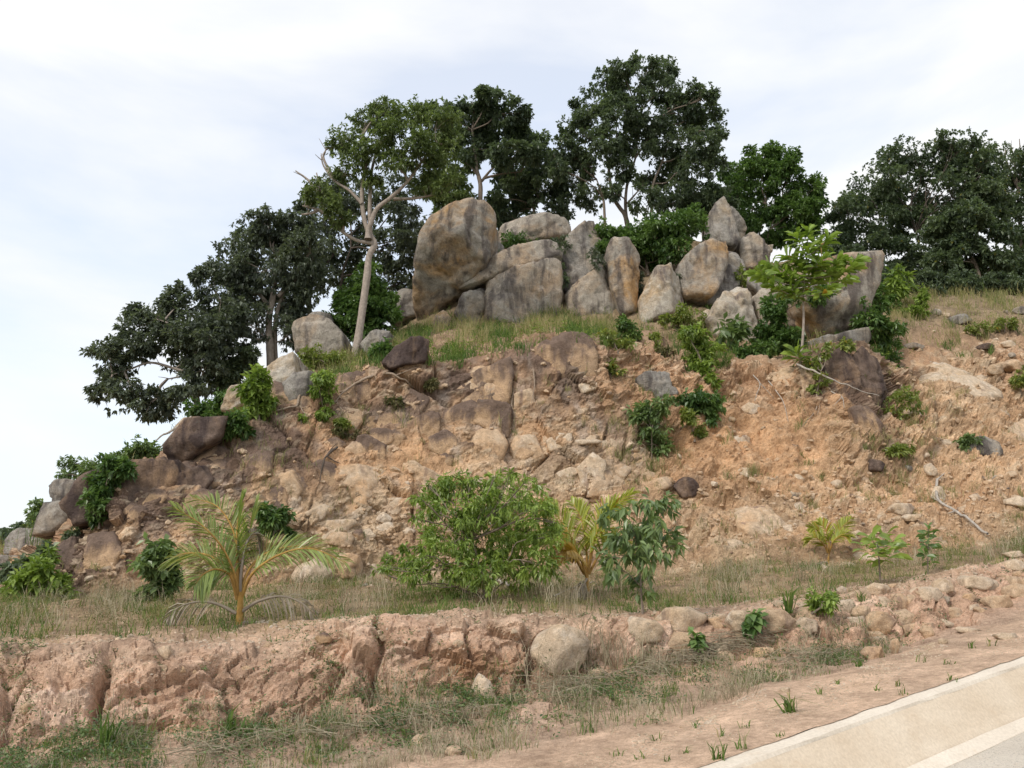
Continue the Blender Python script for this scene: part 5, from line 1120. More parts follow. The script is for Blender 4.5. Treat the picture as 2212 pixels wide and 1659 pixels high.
# the pale green sapling with rosettes of big leaves
def rosette_plant(label, Y, stem, tips, mat, L, W, nl, r0, name='sapling', cat='sapling', bark='bark_pale', group=None, up_=0.25, sub=None):
    _ts[0] += 1; r = np.random.default_rng(_ts[0])
    pts = P(np.array([q[0] for q in stem]), np.array([q[1] for q in stem]), Y); b0 = pts[0]
    root = thing(name, label, cat, b0, group)
    q = smooth_path(np.vstack([pts[0] - np.array([0, 0, 0.2]), pts]), 6 * len(pts)); mb = MB(); mb.tube(q, r0 * np.linspace(1.15, 0.45, len(q)), 8)
    obj('stem', mb.mesh('stem', M[bark], b0), root)
    PP, DD, NN = [], [], []
    for (u, v) in tips:
        t = P(u, v, Y + r.uniform(-0.8, 0.8)); low = q[q[:, 2] < t[2] - 0.05]; low = q[-1:] if len(low) == 0 else low
        s = low[np.argmin(np.linalg.norm(low - t, axis=1))]
        m = (s + t) / 2 + np.array([0, 0, -0.08]) * np.linalg.norm(t - s)
        mb = MB(); mb.tube(smooth_path([s, m, t], 8), r0 * np.linspace(0.45, 0.2, 8), 6); obj('branch', mb.mesh('branch', M[bark], b0), root)
        ax = t - s + np.array([0, 0, 0.4]); ax /= np.linalg.norm(ax)
        for k in range(nl):
            f = k / nl; an = k * 2.399; e = np.array([math.cos(an), math.sin(an), 0])
            PP.append(t - ax * (f * L * 0.7)); DD.append(e * (0.55 + 0.6 * f) + ax * (0.75 - 0.9 * f) + r.normal(size=3) * 0.12); NN.append(ax + r.normal(size=3) * 0.25)
    PP, DD, NN = map(np.array, (PP, DD, NN)); n = len(PP); ll = L * r.uniform(0.75, 1.15, n)
    d = DD / np.linalg.norm(DD, axis=1)[:, None]; sd = np.cross(d, NN); sd /= np.linalg.norm(sd, axis=1)[:, None]
    un = np.cross(sd, d); l1 = ll[:, None]; w1 = ll[:, None] * W / L
    dn = np.array([0, 0, -1.0])
    V = np.stack([PP, PP + d * l1 * 0.45 + sd * w1 * 0.42 + un * w1 * 0.12, PP + d * l1 * 0.78 + sd * w1 * 0.42 + un * w1 * 0.12 + dn * l1 * 0.08, PP + d * l1 + dn * l1 * 0.2,
                  PP + d * l1 * 0.78 - sd * w1 * 0.42 + un * w1 * 0.12 + dn * l1 * 0.08, PP + d * l1 * 0.45 - sd * w1 * 0.42 + un * w1 * 0.12], 1)
    mid_ = PP + d * l1 * 0.62 + dn * l1 * 0.04
    V = np.concatenate([V, mid_[:, None, :]], 1); o = (np.arange(n) * 7)[:, None]
    Q = np.concatenate([o + np.array([0, 1, 6, 5]), o + np.array([1, 2, 3, 6]), o + np.array([6, 3, 4, 5])])
    obj('foliage', mesh_np('foliage', V.reshape(-1, 3) - b0, Q, M[mat], {'rnd': np.repeat(np.clip(r.normal(0.5, 0.22, n), 0, 0.92) + (r.random(n) < 0.02), 7)}, False), root)
    return root
bs = hit(1726, 802)
rosette_plant('yellow green sapling with big leaf rosettes on a thin white stem', bs[1] + 0.1, [(1726, 802), (1733, 745), (1736, 690), (1735, 645), (1738, 600), (1742, 555)],
              [(1746, 500), (1722, 512), (1790, 515), (1768, 530), (1700, 556), (1745, 540), (1658, 600), (1672, 618), (1662, 572), (1812, 562), (1842, 578), (1775, 560), (1722, 560), (1700, 596), (1782, 592), (1828, 604), (1690, 628),
               (1760, 606), (1800, 585), (1735, 580), (1715, 610), (1682, 588), (1850, 562), (1640, 590), (1755, 575), (1790, 625), (1720, 760), (1708, 630)], 'lf_bright', 0.58, 0.2, 22, 0.055, group=BG_)

# ------------------------------------------------------------------ terrace: palms, bushes, saplings
PG = 'young coconut palms on the terrace'
def frond(root, b0, pts, mat, ll, r, nl=72, rw=0.02, start=0.25, droop=0.30, spread=0.95, wd=0.030, fold=0.12):
    """rachis through pts (world); leaflets in two rows"""
    q = smooth_path(pts, 40); n = len(q)
    mb = MB(); mb.tube(q, rw * np.linspace(1.5, 0.18, n), 6)
    t = np.gradient(q, axis=0); t /= np.linalg.norm(t, axis=1)[:, None]
    PP, DD, Lx = [], [], []; tw = r.uniform(0.75, 1.15)
    for k in range(nl):
        f = start + (1 - start) * (k + 0.5) / nl; i = min(int(f * (n - 1)), n - 2); a = f * (n - 1) - i
        p = q[i] * (1 - a) + q[i + 1] * a; tt = t[i]
        sd = np.cross(tt, np.array([0, 0, 1.0])); sd /= np.linalg.norm(sd) + 1e-6
        upv = np.cross(sd, tt); sgn = 1 if sd[1] > 0 else -1; ct_, st_ = math.cos(tw), math.sin(tw) * sgn
        sd, upv = sd * ct_ + upv * st_, upv * ct_ - sd * st_
        g = (f - start) / (1 - start); ln = ll * (0.35 + 0.65 * math.sin(math.pi * min(1, 0.18 + 0.80 * g)))
        for sg in (-1, 1):
            d = sd * sg * spread * (1 - 0.45 * g) + tt * (0.55 + 0.6 * g) + upv * fold + r.normal(size=3) * 0.07
            PP.append(p); DD.append(d / np.linalg.norm(d)); Lx.append(ln * r.uniform(0.85, 1.1))
    PP, DD, Lx = np.array(PP), np.array(DD), np.array(Lx)[:, None]; m = len(PP)
    w = np.cross(DD, np.array([0, 0, 1.0]) + r.normal(size=(m, 3)) * 0.35); w /= np.linalg.norm(w, axis=1)[:, None] + 1e-6
    dn = np.array([0, 0, -1.0]) * droop
    c0 = PP; c1 = PP + DD * Lx * 0.35 + dn * Lx * 0.06; c2 = PP + DD * Lx * 0.7 + dn * Lx * 0.3; c3_ = PP + DD * Lx * 0.95 + dn * Lx * 0.75
    V = np.stack([c0 - w * wd * .25, c0 + w * wd * .25, c1 - w * wd * .5, c1 + w * wd * .5, c2 - w * wd * .38, c2 + w * wd * .38, c3_ - w * wd * .05, c3_ + w * wd * .05], 1)
    o = (np.arange(m) * 8)[:, None]
    Q = np.concatenate([o + np.array([0, 1, 3, 2]), o + np.array([2, 3, 5, 4]), o + np.array([4, 5, 7, 6])])
    fo = obj('frond', mesh_np('frond', V.reshape(-1, 3) - b0, Q, M[mat], {'rnd': np.repeat(np.clip(r.normal(0.42, 0.22, m), 0, 0.92) + (r.random(m) < 0.06), 8)}, False), root)
    obj('rachis', mb.mesh('rachis', M['lf_dead'] if mat == 'lf_dead' else M['palm_stem'], b0), fo)
def palm(label, base, Y, fronds, mat, seed, ll=0.55, stem=None, **k):
    r = np.random.default_rng(seed); b0 = P(base[0], base[1], Y); root = thing('palm', label, 'palm', b0, PG)
    mb = MB(); tp = P(base[0] + 3, base[1] - 70 * (1 if stem is None else stem), Y)
    mb.tube(smooth_path([b0 - np.array([0, 0, .15]), b0 + np.array([0, 0, .1]), tp], 8), np.array([.10, .085, .075, .065, .055, .05, .045, .04]) * (1 if stem is None else stem), 9)
    obj('stem', mb.mesh('stem', M['palm_stem'], b0), root)
    for fr in fronds:
        pts, dy = fr[0], fr[1]; fm = fr[2] if len(fr) > 2 else mat; fl_ = fr[3] if len(fr) > 3 else ll
        n = len(pts); w_ = P(np.array([q[0] for q in pts]), np.array([q[1] for q in pts]), Y + np.linspace(0, 1, n) ** 1.2 * dy)
        kk_ = dict(k)
        if fm == 'lf_dead': kk_.update(droop=1.1, nl=26, fold=0.0, wd=0.03)
        frond(root, b0, w_, fm, fl_, r, **kk_)
    return root
b = hit(517, 1348)
palm('largest coconut palm with arching fronds on the left of the terrace', (517, 1348), b[1],
     [([(514, 1290), (506, 1240), (478, 1180), (430, 1130), (375, 1096)], -0.5), ([(518, 1290), (515, 1230), (505, 1150), (470, 1095), (415, 1075)], 0.6),
      ([(522, 1290), (545, 1240), (600, 1200), (670, 1185), (748, 1215)], -0.6), ([(520, 1290), (535, 1235), (575, 1195), (640, 1180), (720, 1190)], 0.8),
      ([(519, 1290), (524, 1220), (540, 1150), (545, 1110), (556, 1085)], 0.9), ([(516, 1285), (512, 1215), (512, 1150), (518, 1100), (524, 1078)], 0.5),
      ([(512, 1290), (495, 1230), (450, 1200), (405, 1195), (370, 1205)], 0.3), ([(512, 1295), (498, 1245), (468, 1230), (440, 1240), (420, 1265)], -0.9),
      ([(518, 1290), (522, 1225), (534, 1170), (552, 1150), (566, 1190)], 0.4, 'lf_dead', 0.3),
      ([(524, 1320), (560, 1298), (610, 1288), (655, 1305), (680, 1335)], -0.3, 'lf_dead', 0.35), ([(510, 1325), (470, 1305), (430, 1300), (390, 1310), (362, 1335)], -0.3, 'lf_dead', 0.4),
      ([(522, 1345), (560, 1345), (600, 1352), (630, 1372)], -0.5, 'lf_dead', 0.3)], 'lf_palm', 71, 0.55, wd=0.026, nl=58)
b = hit(1268, 1262)
palm('yellow green coconut palm half hidden behind the blue green sapling', (1268, 1262), b[1] - 3.5,
     [([(1266, 1240), (1250, 1190), (1215, 1130), (1180, 1085)], 0.4), ([(1268, 1240), (1266, 1180), (1255, 1120), (1235, 1085)], 0.8), ([(1270, 1240), (1285, 1170), (1310, 1110), (1365, 1064)], 0.2),
      ([(1270, 1240), (1280, 1180), (1300, 1130), (1330, 1090)], -0.8), ([(1264, 1240), (1240, 1200), (1200, 1165), (1150, 1170)], -0.2), ([(1272, 1240), (1300, 1190), (1330, 1170), (1370, 1190)], 0.4),
      ([(1262, 1240), (1240, 1205), (1215, 1195), (1185, 1210)], -0.7, 'lf_palmo', 0.4), ([(1266, 1245), (1255, 1210), (1240, 1190), (1225, 1190)], -1.1, 'lf_palmo', 0.4), ([(1268, 1250), (1262, 1260), (1250, 1275), (1240, 1290)], -0.9, 'lf_dead', 0.3)],
     'lf_palmy', 72, 0.62, stem=0.6, wd=0.042, nl=60)
b = hit(1790, 1215)
palm('smallest coconut palm, a short yellow one at the foot of the orange slope', (1790, 1215), b[1],
     [([(1789, 1195), (1782, 1170), (1766, 1145), (1748, 1140)], -0.3), ([(1790, 1195), (1790, 1165), (1780, 1140), (1768, 1128)], 0.3), ([(1791, 1195), (1802, 1165), (1818, 1140), (1838, 1120)], 0.1),
      ([(1791, 1195), (1800, 1170), (1820, 1155), (1835, 1160)], -0.4), ([(1788, 1195), (1778, 1175), (1760, 1160), (1745, 1165)], 0.3), ([(1788, 1215), (1775, 1215), (1765, 1225), (1758, 1240)], -0.3, 'lf_dead', 0.2)],
     'lf_palmy', 73, 0.42, stem=0.4, nl=40, rw=0.016, wd=0.045)
TP = 'plants on the terrace'
shrub('large light green bush in the middle of the terrace', None, (1050, 1292),
      [(950, 1060, 46, 22), (1000, 1055, 46, 22), (1080, 1050, 46, 20), (1130, 1070, 34, 24), (930, 1100, 34, 28), (980, 1110, 52, 36), (1050, 1100, 52, 36), (1110, 1110, 52, 36), (1165, 1110, 34, 34), (930, 1170, 34, 30),
       (980, 1170, 48, 36), (1050, 1170, 52, 42), (1120, 1170, 52, 42), (1180, 1160, 26, 36), (900, 1210, 40, 20), (860, 1222, 34, 16), (960, 1230, 52, 30), (1040, 1235, 56, 36), (1110, 1230, 48, 36), (1160, 1220, 34, 30), (835, 1228, 18, 9), (990, 1275, 40, 16), (900, 1245, 30, 12), (905, 1075, 14, 10), (925, 1048, 12, 9), (965, 1034, 14, 8), (1020, 1035, 14, 8), (1100, 1030, 16, 8), (1135, 1040, 12, 9), (1185, 1085, 14, 12), (895, 1120, 12, 12), (880, 1185, 14, 10), (1070, 1028, 10, 7), (1205, 1130, 10, 10), (815, 1232, 10, 5)],
      'lf_bush', 18500, 0.118, 0.032, group=TP, down=0.6, r0=0.05, brr=0.014, twigr=0.006, name='bush', cat='bush', shell=0.3, tight=0.5, per=7, nsub=8)
b = hit(1385, 1325)
shrub('blue green sapling with drooping leaves on two thin stems', b[1], (1388, 1328),
      [(1345, 1110, 32, 18), (1400, 1090, 34, 18), (1440, 1100, 22, 22), (1365, 1140, 40, 20), (1420, 1140, 38, 20), (1340, 1165, 26, 18), (1390, 1175, 40, 18), (1440, 1165, 26, 20), (1350, 1200, 22, 16), (1410, 1205, 30, 16), (1300, 1210, 26, 14), (1330, 1230, 20, 14), (1405, 1240, 30, 14), (1385, 1280, 16, 14), (1455, 1180, 14, 12)],
      'lf_bluegreen', 1250, 0.16, 0.06, group=TP, down=0.9, name='sapling', cat='sapling', per=5, shell=0.2, tight=0.65, nsub=7, brr=0.009, twigr=0.005, r0=0.022)
b = hit(1900, 1262)
rosette_plant('bright green sapling with large leaves left of the red tipped sapling', b[1], [(1902, 1265), (1900, 1230), (1898, 1200), (1895, 1175)],
              [(1882, 1160), (1912, 1158), (1930, 1168), (1868, 1178), (1920, 1188), (1895, 1190), (1935, 1185)], 'lf_bush', 0.36, 0.14, 7, 0.022, group=TP, bark='bark_mid')
b = hit(2005, 1240)
rosette_plant('upright sapling with dark oval leaves and a reddish tip', b[1], [(2005, 1245), (2004, 1210), (2006, 1170), (2005, 1140)],
              [(2005, 1140), (1998, 1152), (2014, 1158), (2000, 1172), (2012, 1180), (1998, 1195), (2012, 1205)], 'lf_green', 0.22, 0.11, 7, 0.016, group=TP, bark='bark_mid')
for (u, v, bl, mat, N, Lf, Wf, lab) in (
    (345, 1300, [(330, 1180, 20, 12), (345, 1200, 24, 14), (310, 1215, 34, 9), (350, 1225, 32, 14), (365, 1250, 24, 12), (340, 1275, 28, 14), (325, 1285, 24, 10)], 'lf_bluegreen', 3000, 0.16, 0.075, 'dark leafy shrub left behind the largest palm'),
    (590, 1165, [(575, 1105, 16, 14), (590, 1125, 20, 14), (605, 1145, 20, 12), (580, 1140, 16, 12), (610, 1110, 12, 10)], 'lf_green', 2200, 0.18, 0.075, 'green shrub at the cliff foot right behind the largest palm'),
    (90, 1300, [(85, 1235, 30, 12), (60, 1255, 34, 14), (110, 1255, 28, 18), (100, 1205, 12, 14), (130, 1280, 20, 18), (40, 1275, 30, 14)], 'lf_bush', 3600, 0.17, 0.07, 'bright green weed thicket at the left end of the terrace'),
    (1740, 1335, [(1775, 1300, 22, 14), (1790, 1295, 16, 12), (1762, 1312, 16, 9)], 'lf_bush', 1000, 0.10, 0.04, 'leafy weed on the bank right of the long bladed grass tuft'),
    (1620, 1372, [(1625, 1340, 10, 10), (1615, 1355, 9, 10), (1628, 1330, 8, 6)], 'lf_green', 200, 0.14, 0.085, 'broad leaved seedling in front of the rounded ochre stone'),
    (1500, 1420, [(1505, 1375, 6, 8), (1500, 1395, 6, 8)], 'lf_green', 120, 0.12, 0.07, 'small dark seedling in front of the long low slab')):
    shrub(lab, None, (u, v), bl, mat, N, Lf, Wf, group=TP, down=0.5)

# ------------------------------------------------------------------ grass, weeds and creeper
def blades(p, h, w, r, lean=0.5, mat='grass', tone=None):
    n = len(p); an = r.uniform(0, 6.283, n); d = np.stack([np.cos(an), np.sin(an), np.zeros(n)], -1); sd = np.stack([-np.sin(an), np.cos(an), np.zeros(n)], -1)
    fa = r.uniform(0, 6.283, n); sd = np.stack([np.cos(fa), np.sin(fa), np.zeros(n)], -1)
    h = np.broadcast_to(h, n)[:, None]; w = np.broadcast_to(w, n)[:, None]; le = (lean * r.uniform(0.2, 1.3, n))[:, None]
    p = p - np.array([0, 0, 0.02])
    m = p + np.array([0, 0, 1.0]) * h * 0.55 + d * h * le * 0.22
    t = p + np.array([0, 0, 1.0]) * h * (1 - 0.35 * le) + d * h * le * 0.85
    V = np.stack([p - sd * w * .5, p + sd * w * .5, m - sd * w * .42, m + sd * w * .42, t - sd * w * .06, t + sd * w * .06], 1)
    o = (np.arange(n) * 6)[:, None]; Q = np.concatenate([o + np.array([0, 1, 3, 2]), o + np.array([2, 3, 5, 4])])
    tone = np.clip(r.normal(0.45, 0.25, n), 0, 1) if tone is None else tone
    return V.reshape(-1, 3), Q, np.repeat(tone, 6)
def clumpy(n, wf, seed, nclump, spread):
    """points gathered in clumps on the hill"""
    r = np.random.default_rng(seed); c, nn, i, j = scatter(nclump, wf, seed)
    k = r.integers(0, nclump, n); off = r.normal(size=(n, 2)) * spread * r.uniform(0.4, 1.3, nclump)[k][:, None]
    ii = i[k]; jj = j[k]
    # move inside the local tangent plane of the clump
    ta = T[np.minimum(ii + 1, NRW - 1), jj] - T[ii, jj]; tb = T[ii, np.minimum(jj + 1, NCL - 1)] - T[ii, jj]
    nrm_ = NRM[ii, jj]; x = np.stack([nrm_[:, 2], 0 * nrm_[:, 0], -nrm_[:, 0]], -1); x /= np.linalg.norm(x, axis=1)[:, None] + 1e-6; y = np.cross(nrm_, x)
    return c[k] + x * off[:, :1] + y * off[:, 1:], k, r
def grass(name, label, n, wf, seed, nclump, spread, h0, h1, w, mat, lean=0.6, straw=0.0):
    p, k, r = clumpy(n, wf, seed, nclump, spread)
    hc = r.uniform(h0, h1, nclump)[k] * r.uniform(0.5, 1.15, n); tc_ = np.clip(r.normal(0.45 + straw, 0.25, nclump), 0, 1)[k]
    V, Q, a = blades(p, hc, w * r.uniform(0.7, 1.3, n), r, lean, tone=np.clip(tc_ + r.normal(0, 0.18, n), 0, 1))
    obj(name, mesh_np(name, V, Q, M[mat], {'rnd': a}, False), None, label, 'grass', None, 'stuff')
inf = lambda U: (U > -60) * (U < 2280) * 1.0
noise2 = lambda U, V_, s, sc: 0.5 + 0.5 * np.sin(U / sc + s) * np.sin(V_ / sc * 1.7 + s * 2) + 0.3 * np.sin(U / sc * 2.3 + 3 * s)
terr = lambda S_: np.clip((S_ - 4.35) / 0.25, 0, 1) * np.clip((6.35 - S_) / 0.3, 0, 1)
grass('dry_grass', 'mixed dry and green grass covering the terrace below the cut face', 21000, lambda S_, U, V_: inf(U) * terr(S_) * np.clip(noise2(U, V_, 1.0, 45) - 0.2, 0.03, 2), 31, 1300, 0.15, 0.05, 0.28, 0.010, 'grass', 1.4, -0.02)
grass('green_grass', 'green grass among the weeds on the terrace', 11000, lambda S_, U, V_: inf(U) * terr(S_) * np.clip(noise2(U, V_, 2.2, 80) * (1.2 - 0.5 * (U > 1500)) , 0.05, 2), 32, 1100, 0.14, 0.08, 0.36, 0.012, 'grass_green', 1.2)
grass('tall_straw', 'tall dry grass stalks at the back of the terrace', 5200, lambda S_, U, V_: inf(U) * np.clip((S_ - 4.8) / 0.2, 0, 1) * np.clip((6.2 - S_) / 0.3, 0, 1) * np.clip(noise2(U, V_, 4.0, 70), 0.05, 2), 33, 420, 0.12, 0.3, 0.8, 0.007, 'straw', 0.9, 0.1)
top = lambda S_, U: np.clip((S_ - 8.85) / 0.2, 0, 1) * np.clip((10.25 - S_) / 0.3, 0, 1) * np.clip((U - 400) / 200, 0.15, 1) * (1 - 0.75 * np.exp(-((U - 1420) / 90) ** 2)) * (1 - 0.9 * np.clip((U - 1560) / 60, 0, 1))
grass('green_grass', 'green grass on the brow in front of the boulders', 19000, lambda S_, U, V_: inf(U) * top(S_, U) * np.clip(noise2(U, V_, 0.5, 30) - 0.25, 0.02, 2), 34, 700, 0.22, 0.25, 0.65, 0.022, 'grass_green', 0.8)
grass('dry_grass', 'straw coloured grass at the foot of the boulders', 11000, lambda S_, U, V_: inf(U) * np.clip((S_ - 9.1) / 0.5, 0, 1) * top(S_, U) * np.clip(noise2(U, V_, 3.0, 55), 0.05, 2) * (1 + 1.5 * np.exp(-((U - 1190) / 60) ** 2)), 35, 600, 0.22, 0.4, 0.95, 0.018, 'grass', 0.6, 0.3)
grass('dry_grass', 'dry grass under the trees on the right slope', 6000, lambda S_, U, V_: np.clip((U - 1880) / 60, 0, 1) * (U < 2260) * np.clip((S_ - 9.1) / 0.4, 0, 1) * np.clip((11.3 - S_) / 0.4, 0, 1) * (0.12 + np.clip((S_ - 9.9) / 0.6, 0, 1)) * np.clip(noise2(U, V_, 2.0, 30), 0.05, 2), 36, 420, 0.35, 0.3, 0.8, 0.024, 'grass', 0.7, 0.1)
grass('dry_grass', 'thin dry tufts scattered over the cut face', 9500, lambda S_, U, V_: inf(U) * np.clip((S_ - 6.2) / 0.3, 0, 1) * np.clip((9.0 - S_) / 0.3, 0, 1) * (0.06 + 1.2 * np.exp(-((U - 1390) / 75) ** 2 - ((V_ - 950) / 90) ** 2) + np.exp(-((U - 1950) / 60) ** 2 - ((V_ - 960) / 90) ** 2) + 0.8 * np.exp(-((U - 560) / 90) ** 2 - ((V_ - 1000) / 50) ** 2) + 0.5 * np.exp(-((U - 780) / 90) ** 2 - ((V_ - 900) / 40) ** 2) + 0.5 * np.exp(-((U - 1800) / 200) ** 2 - ((V_ - 1050) / 60) ** 2)), 37, 330, 0.17, 0.15, 0.45, 0.013, 'grass', 0.8)
ditchw = lambda S_, U: np.clip((S_ - 1.15) / 0.3, 0, 1) * np.clip((3.35 - S_) / 0.3, 0, 1) * np.clip((1960 - U) / 60, 0, 1)
grass('green_grass', 'green grass growing along the ditch', 7000, lambda S_, U, V_: inf(U) * ditchw(S_, U) * np.clip(noise2(U, V_, 1.4, 70), 0.05, 2) * (0.4 + np.exp(-((S_ - 2.4) / 0.5) ** 2)), 38, 700, 0.09, 0.06, 0.26, 0.007, 'grass_green', 0.8)
def leafcover(name, label, n, wf, seed, nclump, spread, L, W, mat, hgt):
    p, k, r = clumpy(n, wf, seed, nclump, spread); n = len(p)
    p = p + np.array([0, 0, 1.0]) * (r.random(n) ** 1.5 * hgt)[:, None]
    d = unit(n, r) * np.array([1, 1, 0.45]) + np.array([0, 0, 0.2]); ll = L * r.uniform(0.6, 1.3, n)
    V, Q = leaf_quads(p, d, np.array([0, 0, 1.0]) + unit(n, r) * 0.5, ll, ll * W / L, r)
    tone = np.clip(r.normal(0.45, 0.22, nclump)[k] + r.normal(0, 0.2, n), 0, 0.92) + (r.random(n) < 0.04)
    obj(name, mesh_np(name, V, Q, M[mat], {'rnd': np.repeat(np.clip(tone, 0, 1), 4)}, False), None, label, 'ground cover', None, 'stuff')
leafcover('creeper', 'dark green creeper carpeting the ditch', 26000, lambda S_, U, V_: inf(U) * ditchw(S_, U) * np.clip(noise2(U, V_, 0.3, 50), 0.05, 2) * np.exp(-((S_ - 2.5) / 0.55) ** 2) * np.clip((1900 - U) / 900, 0.35, 1), 41, 620, 0.13, 0.045, 0.022, 'creeper', 0.09)
leafcover('creeper', 'sparse creeper trailing over the earth bank', 9000, lambda S_, U, V_: inf(U) * np.clip((S_ - 2.8) / 0.2, 0, 1) * np.clip((4.5 - S_) / 0.3, 0, 1) * (0.12 + np.exp(-((U - 40) / 70) ** 2) + np.exp(-((U - 680) / 70) ** 2) + 0.7 * np.exp(-((U - 1800) / 120) ** 2) + 0.6 * np.exp(-((U - 820) / 40) ** 2)), 42, 330, 0.09, 0.04, 0.02, 'creeper', 0.05)
leafcover('weeds', 'brownish low weeds among the terrace grass', 36000, lambda S_, U, V_: inf(U) * terr(S_) * np.clip(noise2(U, V_, 5.0, 45), 0.05, 2), 43, 1500, 0.16, 0.04, 0.014, 'weed', 0.26)
grass('dry_grass', 'dry flattened grass lying along the ditch', 12000, lambda S_, U, V_: inf(U) * ditchw(S_, U) * np.clip(noise2(U, V_, 3.4, 60), 0.03, 2), 39, 420, 0.12, 0.08, 0.3, 0.006, 'straw', 1.5, 0.1)
leafcover('weeds', 'low weeds and seedlings on the brow in front of the boulders', 9000, lambda S_, U, V_: inf(U) * top(S_, U), 44, 380, 0.25, 0.11, 0.045, 'lf_bush', 0.35)

# single tufts
def tuft(label, u, v, n, hpx, mat, lean, wpx, group, name='grass_tuft', base=None):
    _ts[0] += 1; r = np.random.default_rng(_ts[0]); b0 = hit(u, v); m = px2m(1.0, b0[1])
    p = b0 + np.concatenate([r.normal(size=(n, 2)) * (0.14 if mat == 'straw' else 0.03), np.zeros((n, 1))], 1)
    V, Q, a = blades(p, hpx * m * r.uniform(0.3, 1.15, n), wpx * m, r, lean)
    return obj(name, mesh_np(name, V - b0, Q, M[mat], {'rnd': a}, False), None, label, 'grass', group, loc=tuple(b0))
VG = 'small grass sprouts on the sandy verge'
for (u, v) in ((1415, 1600), (1500, 1570), (1560, 1590), (1612, 1571), (1700, 1540), (1770, 1500), (1810, 1478), (1858, 1440), (1935, 1482), (1948, 1500), (1892, 1492), (2050, 1435), (2045, 1470), (1480, 1627), (1380, 1640), (1330, 1632), (1600, 1480), (1990, 1430), (2100, 1400), (2140, 1395), (1680, 1590), (1440, 1645)):
    tuft('tiny grass sprout on the sandy verge', u, v, 9, 26, 'grass_green', 1.1, 2.6, VG)
tuft('widest grass clump on the verge with blades lying flat', 1706, 1538, 22, 62, 'grass_green', 1.7, 5.0, 'larger grass tufts by the road')
tuft('tall grass sprout on the verge beside the kerb at the bottom', 1548, 1640, 16, 62, 'grass_green', 1.0, 4.5, 'larger grass tufts by the road')
tuft('second grass sprout beside the kerb, right of the tall one', 1606, 1618, 9, 46, 'grass_green', 1.0, 3.6, 'larger grass tufts by the road')
tuft('lush long bladed grass tuft on top of the bank beside the rounded ochre stone', 1700, 1322, 60, 70, 'grass_green', 0.8, 2.8, 'larger grass tufts by the road')
tuft('green reed like tuft in the gully of the left bank', 228, 1610, 22, 100, 'grass_green', 0.6, 4.0, 'larger grass tufts by the road')
tuft('broad bladed green tuft rising from the ditch', 500, 1590, 14, 90, 'grass_green', 0.8, 5.0, 'larger grass tufts by the road')
tuft('small green tuft right of the wedge shaped stone', 1860, 1300, 16, 36, 'grass_green', 0.9, 2.4, 'larger grass tufts by the road')
DG = 'clumps of dry grass stalks along the ditch'
for (u, v, n, h, lab) in ((1265, 1450, 120, 160, 'tallest clump of dry stalks in front of the big pale angular stone'), (1320, 1440, 170, 120, 'dense grey brown dry clump right of the tallest stalks'), (1180, 1500, 90, 120, 'dry clump right of the pyramid stone'),
                          (1385, 1430, 130, 90, 'bushy dry clump in front of the flat topped pale stone'), (1130, 1480, 50, 150, 'thin dry stalks left of the big pale angular stone'), (1060, 1330, 60, 90, 'dry stalks at the terrace edge below the light green bush'),
                          (1240, 1330, 70, 110, 'dry stalks at the terrace edge below the second palm'), (900, 1570, 40, 110, 'loose straw stalks in the middle of the ditch'), (690, 1590, 36, 120, 'loose straw stalks in the ditch below the left bank'),
                          (470, 1625, 24, 130, 'leaning straw stalks at the bottom left of the ditch'), (1250, 1520, 110, 70, 'flattened dry clump at the verge side of the ditch'), (1310, 1300, 80, 90, 'tan stalks at the feet of the blue green sapling'),
                          (1420, 1450, 90, 60, 'short dry clump in front of the long low slab'), (780, 1585, 30, 110, 'straw stalks beside the second gully of the bank')):
    tuft(lab, u, v, int(n * 0.55), h, 'straw', 0.9, 1.1, DG, 'dry_grass_clump')
# dry brush: thin bleached stems lying in the ditch
def brush(label, pts, n, spread, ln, seed):
    r = np.random.default_rng(seed); mb = MB(); b0 = hit(*pts[0])
    for k in range(n):
        f = r.random() * (len(pts) - 1); i = int(f); a = f - i
        u = pts[i][0] * (1 - a) + pts[min(i + 1, len(pts) - 1)][0] * a; v = pts[i][1] * (1 - a) + pts[min(i + 1, len(pts) - 1)][1] * a
        c = hit(u + r.normal() * spread, v + r.normal() * spread * 0.35) + np.array([0, 0, r.uniform(0.02, 0.14)])
        an = r.normal(0.15, 0.9); d = np.array([math.cos(an) * r.choice([-1, 1]), math.sin(an), r.uniform(-0.1, 0.35)]); l = ln * r.uniform(0.4, 1.2)
        mb.tube(smooth_path([c - d * l * .5, c + r.normal(size=3) * 0.05 * l + np.array([0, 0, .06 * l]), c + d * l * .5], 6), 0.0026 * r.uniform(0.6, 1.5), 4, r.random())
    obj('dry_brush', mb.mesh('dry_brush', M['straw'], b0), None, label, 'brush', 'heaps of dry brush in the ditch', loc=tuple(b0))
brush('heap of grey dry stems lying along the ditch right of the pyramid stone', [(1150, 1510), (1280, 1490), (1400, 1460), (1520, 1430), (1640, 1385)], 330, 26, 0.55, 51)
brush('swept bundle of grey twigs lying in front of the pale stones', [(1450, 1440), (1560, 1405), (1660, 1382)], 170, 14, 0.6, 52)
brush('scattered straw stems lying at the bottom left of the ditch', [(360, 1650), (520, 1620), (700, 1600), (900, 1570), (1060, 1540)], 150, 26, 0.6, 53)
brush('dark tangle of dry creeper stems at the ditch end', [(1680, 1440), (1760, 1425), (1850, 1420)], 120, 18, 0.35, 54)

